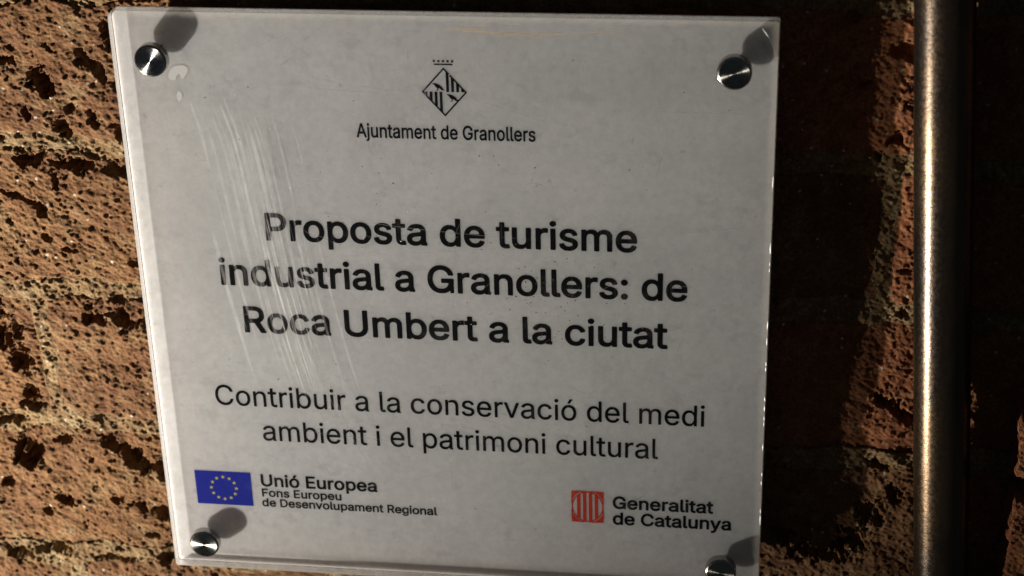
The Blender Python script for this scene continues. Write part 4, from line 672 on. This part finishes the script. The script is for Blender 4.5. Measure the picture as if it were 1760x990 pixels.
for k in range(5):
    x0 = cx - 4.6 + k * 2.06
    cr.append([(x0, cy + 14.05), (x0 + 0.98, cy + 14.05), (x0 + 0.98, cy + 15.0), (x0, cy + 15.0)])
epoly('coronet', cr, PZ)

# blue flag with a ring of twelve stars
flag = poly_part('blue_flag', [[(-134.1, -111.0), (-105.0, -111.0), (-105.0, -91.3), (-134.1, -91.3)]], INKBLUE, PZ)
for k in range(12):
    a0 = math.radians(30 * k + 90)
    sx_, sy_ = -119.6 + 6.5 * math.cos(a0), -101.1 + 6.5 * math.sin(a0)
    pts = []
    for q in range(10):
        r = 1.12 if q % 2 == 0 else 0.47
        an = math.radians(90 + 36 * q)
        pts.append((sx_ + r * math.cos(an), sy_ + r * math.sin(an)))
    st = poly_part('star', [pts], INKYEL, PZ + 0.012, plaque)
    st.parent = flag
# red square with ring and four bars
gx, gy, gw, gh = 65.0, -101.2, 7.85, 8.9
def ell(s, n=40): return [(gx + gw * s * math.cos(2 * math.pi * k / n), gy + gh * s * math.sin(2 * math.pi * k / n)) for k in range(n)]
E1, E2, E3 = ell(1.0), ell(0.92), ell(0.86)
polys = []
n = 40
for k in range(n): polys.append([E1[k], E1[(k + 1) % n], E2[(k + 1) % n], E2[k]])
for sx_, sy_, k0 in ((1, 1, 0), (-1, 1, 10), (-1, -1, 20), (1, -1, 30)):
    c_ = (gx + sx_ * gw, gy + sy_ * gh)
    E4 = ell(1.045)
    polys.append([c_] + [E4[(k0 + 9 - q) % n] if True else 0 for q in range(9)][::1])
RED = empty('government_emblem', (0, 0, 0), plaque)
poly_part('emblem_ring', polys[:n], INKRED, PZ, RED)
poly_part('emblem_corners', polys[n:], INKRED, PZ + 0.01, RED)
fr_ = []
for x0, y0, x1, y1 in ((-1, -1, 1, -.95), (-1, .95, 1, 1), (-1, -.95, -.94, .95), (.94, -.95, 1, .95)):
    fr_.append([(gx + x0 * gw, gy + y0 * gh), (gx + x1 * gw, gy + y0 * gh), (gx + x1 * gw, gy + y1 * gh), (gx + x0 * gw, gy + y1 * gh)])
poly_part('emblem_frame', fr_, INKRED, PZ + 0.02, RED)
for k in range(4):
    xa = -0.66 + k * 0.37; xb = xa + 0.215
    hgt = lambda u: 0.93 * math.sqrt(max(0, 1 - u * u))
    xs_ = [xa + (xb - xa) * q / 4 for q in range(5)]
    pl = [(gx + u * gw, gy + hgt(u) * gh) for u in xs_] + [(gx + u * gw, gy - hgt(u) * gh) for u in reversed(xs_)]
    poly_part('emblem_bar', [pl], INKRED, PZ + 0.005, RED)

# scratches, scuffs and specks on the acrylic: thin films of scraped plastic
def scuff(name, c, strength, rough=0.4):
    t = NT(name)
    pp = t.pos()
    a = t.noise(150, pp, 5, 0.7)
    uv = t.n('UVMap').outputs[0]
    s_ = t.n('SeparateXYZ', i_Vector=uv)
    across = t.ramp(t.math('ABSOLUTE', t.math('SUBTRACT', s_.outputs[0], 0.5)), 0.1, 0.5, 1.0, 0.0)
    along = t.math('MULTIPLY', t.ramp(s_.outputs[1], 0.0, 0.15), t.ramp(s_.outputs[1], 0.7, 1.0, 1.0, 0.0))
    f = t.math('MULTIPLY', t.math('MULTIPLY', across, along), t.ramp(a, 0.32, 0.62, 0.25, 1.0))
    f = t.math('MULTIPLY', f, strength)
    bs = t.n('BsdfDiffuse', i_Color=c)
    return t.end(t.shmix(f, t.n('BsdfTransparent').outputs[0], bs.outputs[0]))
SW = scuff('pale_scuff', (0.86, 0.86, 0.84), 0.085)
SWB = scuff('bright_scuff', (0.95, 0.93, 0.87), 0.42)
SDK = scuff('grey_scuff', (0.22, 0.22, 0.22), 0.20)
SHL = scuff('dark_hairline', (0.16, 0.16, 0.16), 0.62)
zs = [0.02]
def ribbons(name, lines, m):
    vs, fs, uvs = [], [], []
    for pts, w in lines:
        zs[0] += 0.0012
        P = [Vector(q).to_2d() if False else Vector((q[0], q[1])) for q in pts]
        # resample with a Catmull-Rom curve
        Q = []
        for i in range(len(P) - 1):
            p0, p1, p2, p3 = P[max(i - 1, 0)], P[i], P[i + 1], P[min(i + 2, len(P) - 1)]
            for k in range(6):
                u = k / 6
                Q.append(0.5 * ((2 * p1) + (p2 - p0) * u + (2 * p0 - 5 * p1 + 4 * p2 - p3) * u * u + (3 * p1 - p0 - 3 * p2 + p3) * u ** 3))
        Q.append(P[-1])
        nb = len(vs)
        for i, q in enumerate(Q):
            d = (Q[min(i + 1, len(Q) - 1)] - Q[max(i - 1, 0)]).normalized(); nn = Vector((-d.y, d.x))
            u = i / (len(Q) - 1); ww = w * (0.35 + 0.65 * math.sin(math.pi * min(1, max(0, u)))) * 0.5
            vs.append(L(*(q + nn * ww), zs[0])); vs.append(L(*(q - nn * ww), zs[0])); uvs += [(0, u), (1, u)]
        for i in range(len(Q) - 1):
            fs.append((nb + 2 * i, nb + 2 * i + 1, nb + 2 * i + 3, nb + 2 * i + 2))
    o = from_polys(name, vs, fs, m, plaque)
    uvl = o.data.uv_layers.new(name='UVMap')
    for lp in o.data.loops: uvl.data[lp.index].uv = uvs[lp.vertex_index]
    tag(o, kind='stuff')
    return o
ARC = ARCPTS
def arc_piece(dx, dy, u0, u1, k=6):
    out = []
    for i in range(k):
        u = (u0 + (u1 - u0) * i / (k - 1)) * (len(ARC) - 1)
        j = min(int(u), len(ARC) - 2); f = u - j
        out.append((ARC[j][0] * (1 - f) + ARC[j + 1][0] * f + dx, ARC[j][1] * (1 - f) + ARC[j + 1][1] * f + dy))
    return out
pale, bright, grey = [], [], []
for k in range(64):
    dx = random.gauss(-2, 12); u0 = random.uniform(0, 0.55); u1 = min(1, u0 + random.uniform(0.18, 0.6))
    pale.append((arc_piece(dx, random.uniform(-3, 3), u0, u1), random.uniform(0.25, 2.4)))
for k in range(26):
    dx = random.gauss(0, 8); u0 = random.uniform(0, 0.5); u1 = min(1, u0 + random.uniform(0.15, 0.45))
    grey.append((arc_piece(dx, random.uniform(-3, 3), u0, u1), random.uniform(0.3, 1.7)))
for k in range(30):
    dx = random.gauss(0, 7); u0 = random.uniform(0.42, 0.88); u1 = min(1, u0 + random.uniform(0.06, 0.2))
    bright.append((arc_piece(dx, random.uniform(-2, 2), u0, u1, 4), random.uniform(0.14, 0.36)))
hair = [(q, w) for q, w in HAIR]
for k in range(95):
    x = random.uniform(-130, 135); y = random.uniform(-130, 135); a0 = random.uniform(-.6, .6) if random.random() < .7 else random.uniform(0, 3.1)
    ln = random.uniform(3, 22); cv = random.uniform(-1.5, 1.5)
    d = Vector((math.cos(a0), math.sin(a0)))
    hair.append(([(x, y), (x + d.x * ln / 2 - d.y * cv, y + d.y * ln / 2 + d.x * cv), (x + d.x * ln, y + d.y * ln)], random.uniform(0.15, 0.32)))
for k in range(40):
    x = random.uniform(-130, 100); y = random.uniform(-60, 60); a0 = random.uniform(-1.3, 1.3)
    ln = random.uniform(2, 9); d = Vector((math.cos(a0), math.sin(a0)))
    pale.append(([(x, y), (x + d.x * ln / 2 + .3, y + d.y * ln / 2), (x + d.x * ln, y + d.y * ln)], random.uniform(0.15, 0.3)))
ribbons('pale_scuffs', pale, SW)
ribbons('grey_scuffs', grey, SDK)
ribbons('bright_scratches', bright, SWB)
ribbons('hairline_scratches', hair, SHL)
SST = scuff('brown_stain', (0.42, 0.27, 0.10), 0.55)
stain = []
for k in range(14):
    x0 = random.uniform(0, 60); ln = random.uniform(12, 34)
    f = lambda x: 143.9 - 2.9 * math.exp(-((x - 42) / 30) ** 2)
    stain.append(([(x0 + ln * q / 5, f(x0 + ln * q / 5) + random.gauss(0, 0.25)) for q in range(6)], random.uniform(0.25, 0.8)))
for k in range(8):
    x0 = random.uniform(-110, 100)
    stain.append(([(x0, 145.4), (x0 + 6, 145.1 + random.gauss(0, .3)), (x0 + random.uniform(9, 18), 145.4)], 0.4))
ribbons('water_stains', stain, SST)
drip = []
for k in range(26):
    x0 = random.uniform(-60, 110); y0 = random.uniform(112, 140); ln = random.uniform(8, 30)
    drip.append(([(x0, y0), (x0 + random.gauss(0, .4), y0 - ln / 2), (x0 + random.gauss(0.6, .5), y0 - ln)], random.uniform(0.4, 1.6)))
ribbons('drip_marks', drip, SDK)

# specks of dirt and chips
t = NT('brown_speck'); MSPK = t.end(t.n('BsdfDiffuse', i_Color=(0.10, 0.055, 0.02)))
t = NT('white_chip'); MCHIP = t.end(t.n('BsdfPrincipled', i_Base_Color=(0.9, 0.9, 0.88), i_Roughness=0.2))
def specks(name, n_, m, rmin, rmax, areas=None):
    vs, fs = [], []
    for k in range(n_):
        if areas and random.random() < .7:
            ax, ay, ar = random.choice(areas); x = random.gauss(ax, ar); y = random.gauss(ay, ar)
        else: x = random.uniform(-140, 140); y = random.uniform(-140, 140)
        r = random.uniform(rmin, rmax); nb = len(vs); s_ = random.uniform(0, 6)
        for q in range(6):
            an = s_ + q * math.pi / 3; rr = r * random.uniform(.5, 1.2)
            vs.append(L(x + rr * math.cos(an) * 1.3, y + rr * math.sin(an), 0.14))
        vs.append(L(x, y, 0.14 + r * .4))
        for q in range(6): fs.append((nb + q, nb + (q + 1) % 6, nb + 6))
    o = from_polys(name, vs, fs, m, plaque); tag(o, kind='stuff'); return o
specks('dirt_specks', 170, MSPK, 0.12, 0.42, [(38, 25, 16), (40, 10, 12), (60, 18, 12), (-40, 60, 20), (30, 62, 20)])
specks('chips', 130, MCHIP, 0.08, 0.24)

# patches where the print came away from the acrylic beside the upper left stud
t = NT('lifted_patch'); b = t.n('BsdfPrincipled', i_Base_Color=(0.67, 0.665, 0.655), i_Roughness=0.5); MPATCH = t.end(b)
def blob(pts):
    for _ in range(2):
        q = []
        for i in range(len(pts)):
            a, b = pts[i], pts[(i + 1) % len(pts)]
            q += [(a[0] * .75 + b[0] * .25, a[1] * .75 + b[1] * .25), (a[0] * .25 + b[0] * .75, a[1] * .25 + b[1] * .75)]
        pts = q
    return pts
poly_part('lifted_patch', [blob(BL1), blob(BL2)], MPATCH, PZ + 0.02)
# glints of a corner crack and the right edge, drawn as white tubes
t = NT('glint_white')
b = t.n('BsdfPrincipled', i_Base_Color=(0.92, 0.92, 0.92), i_Roughness=0.25)
MCR = t.end(b)
def tube(name, pts, r, m):
    vs, fs = [], []
    P = [Vector(q) for q in pts]
    for i, q in enumerate(P):
        d = (P[min(i + 1, len(P) - 1)] - P[max(i - 1, 0)]).normalized()
        u = Vector((-d.y, d.x, 0)); v = Vector((0, 0, 1))
        rr = r[i] if isinstance(r, (list, tuple)) else r
        for k in range(8):
            an = k * math.pi / 4
            w = q + u * rr * math.cos(an) + v * rr * math.sin(an)
            vs.append(L(*w))
    for i in range(len(P) - 1):
        for k in range(8): fs.append((i * 8 + k, i * 8 + (k + 1) % 8, i * 8 + 8 + (k + 1) % 8, i * 8 + 8 + k))
    return from_polys(name, vs, fs, m, plaque, True)
for (ya, yb) in ((45.4, 29.4), (7.1, -9.6), (-34.4, -51.8), (-95.1, -107.5), (78.1, 69.7), (-15.7, -21.9), (-60, -66), (-76, -86)):  # chipped right edge: its bright glints are put in as white beads
    m_ = max(4, int(abs(ya - yb) / 1.6))
    tube('edge_chip_glint', [(149.45 + random.gauss(0, .07), ya + (yb - ya) * q / m_, -0.15) for q in range(m_ + 1)],
         [0.04 if q in (0, m_) else random.choice((0.08, 0.14, 0.3, 0.42)) for q in range(m_ + 1)], MCR)
for pts, r in CRACKS: tube('corner_crack_glint', pts, r, MCR)

# ------------------------------------------------------------------ standoff studs
def metal(name, c, rough, aniso=0.0):
    t = NT(name)
    tc = t.n('TexCoord').outputs['Object']
    n_ = t.noise(900, tc, 4, 0.6)
    gm = t.ramp(t.noise(330, t.n('NewGeometry').outputs['Position'], 5, 0.7), 0.50, 0.70)
    b = t.n('BsdfPrincipled', i_Base_Color=t.mix(t.math('MULTIPLY', gm, 0.55), c, (0.10, 0.075, 0.05)), i_Metallic=1.0)
    t.put(b.inputs['Roughness'], t.ramp(n_, 0.3, 0.7, rough * 0.8, rough * 1.25))
    if aniso:
        b.inputs['Anisotropic'].default_value = aniso
        tg = t.n('Tangent', direction_type='RADIAL', axis='Z')
        t.put(b.inputs['Tangent'], tg.outputs[0])
        b.inputs['Anisotropic Rotation'].default_value = 0.25
    return t.end(b)
MFACE = [metal('turned_steel_face', c_, r_, 1.0) for c_, r_ in (((0.40, 0.40, 0.40), 0.27), ((0.30, 0.30, 0.27), 0.24), ((0.36, 0.37, 0.33), 0.30), ((0.30, 0.29, 0.25), 0.25))]
MBAR = metal('polished_steel', (0.40, 0.38, 0.36), 0.2)
MSHANK = metal('dull_steel', (0.35, 0.33, 0.30), 0.4)
HS = 4.8
for (sx_, sy_) in ((-130.7, 126.7), (131.1, 126.5), (-131.9, -133.2), (131.0, -133.0)):
    ftone = {(-1, 1): 0, (1, 1): 1, (-1, -1): 2, (1, -1): 3}[(1 if sx_ > 0 else -1, 1 if sy_ > 0 else -1)]
    st = empty('standoff_stud', L(sx_, sy_, 0), plaque)
    st.rotation_euler = (math.radians(90) + random.uniform(-.012, .012), 0, random.uniform(-.012, .012))
    lathe('stud_barrel', [(7.55, 0.06), (7.7, 0.15), (7.7, HS - 1.3), (7.66, HS - 1.0), (7.52, HS - 0.7), (7.3, HS - 0.42), (7.0, HS - 0.2), (6.7, HS - 0.06)], MBAR, st, 72)
    me_f = lathe('stud_face', [(6.69, HS - 0.05), (6.62, HS)], MFACE[ftone], st, 72)
    lathe('stud_shank', [(3.0, -TH + 0.02), (3.0, 0.3)], MSHANK, st, 32)
    lathe('stud_spacer', [(7.6, -23.0 - 6), (7.6, -TH - 1.9)], MSHANK, st, 40)
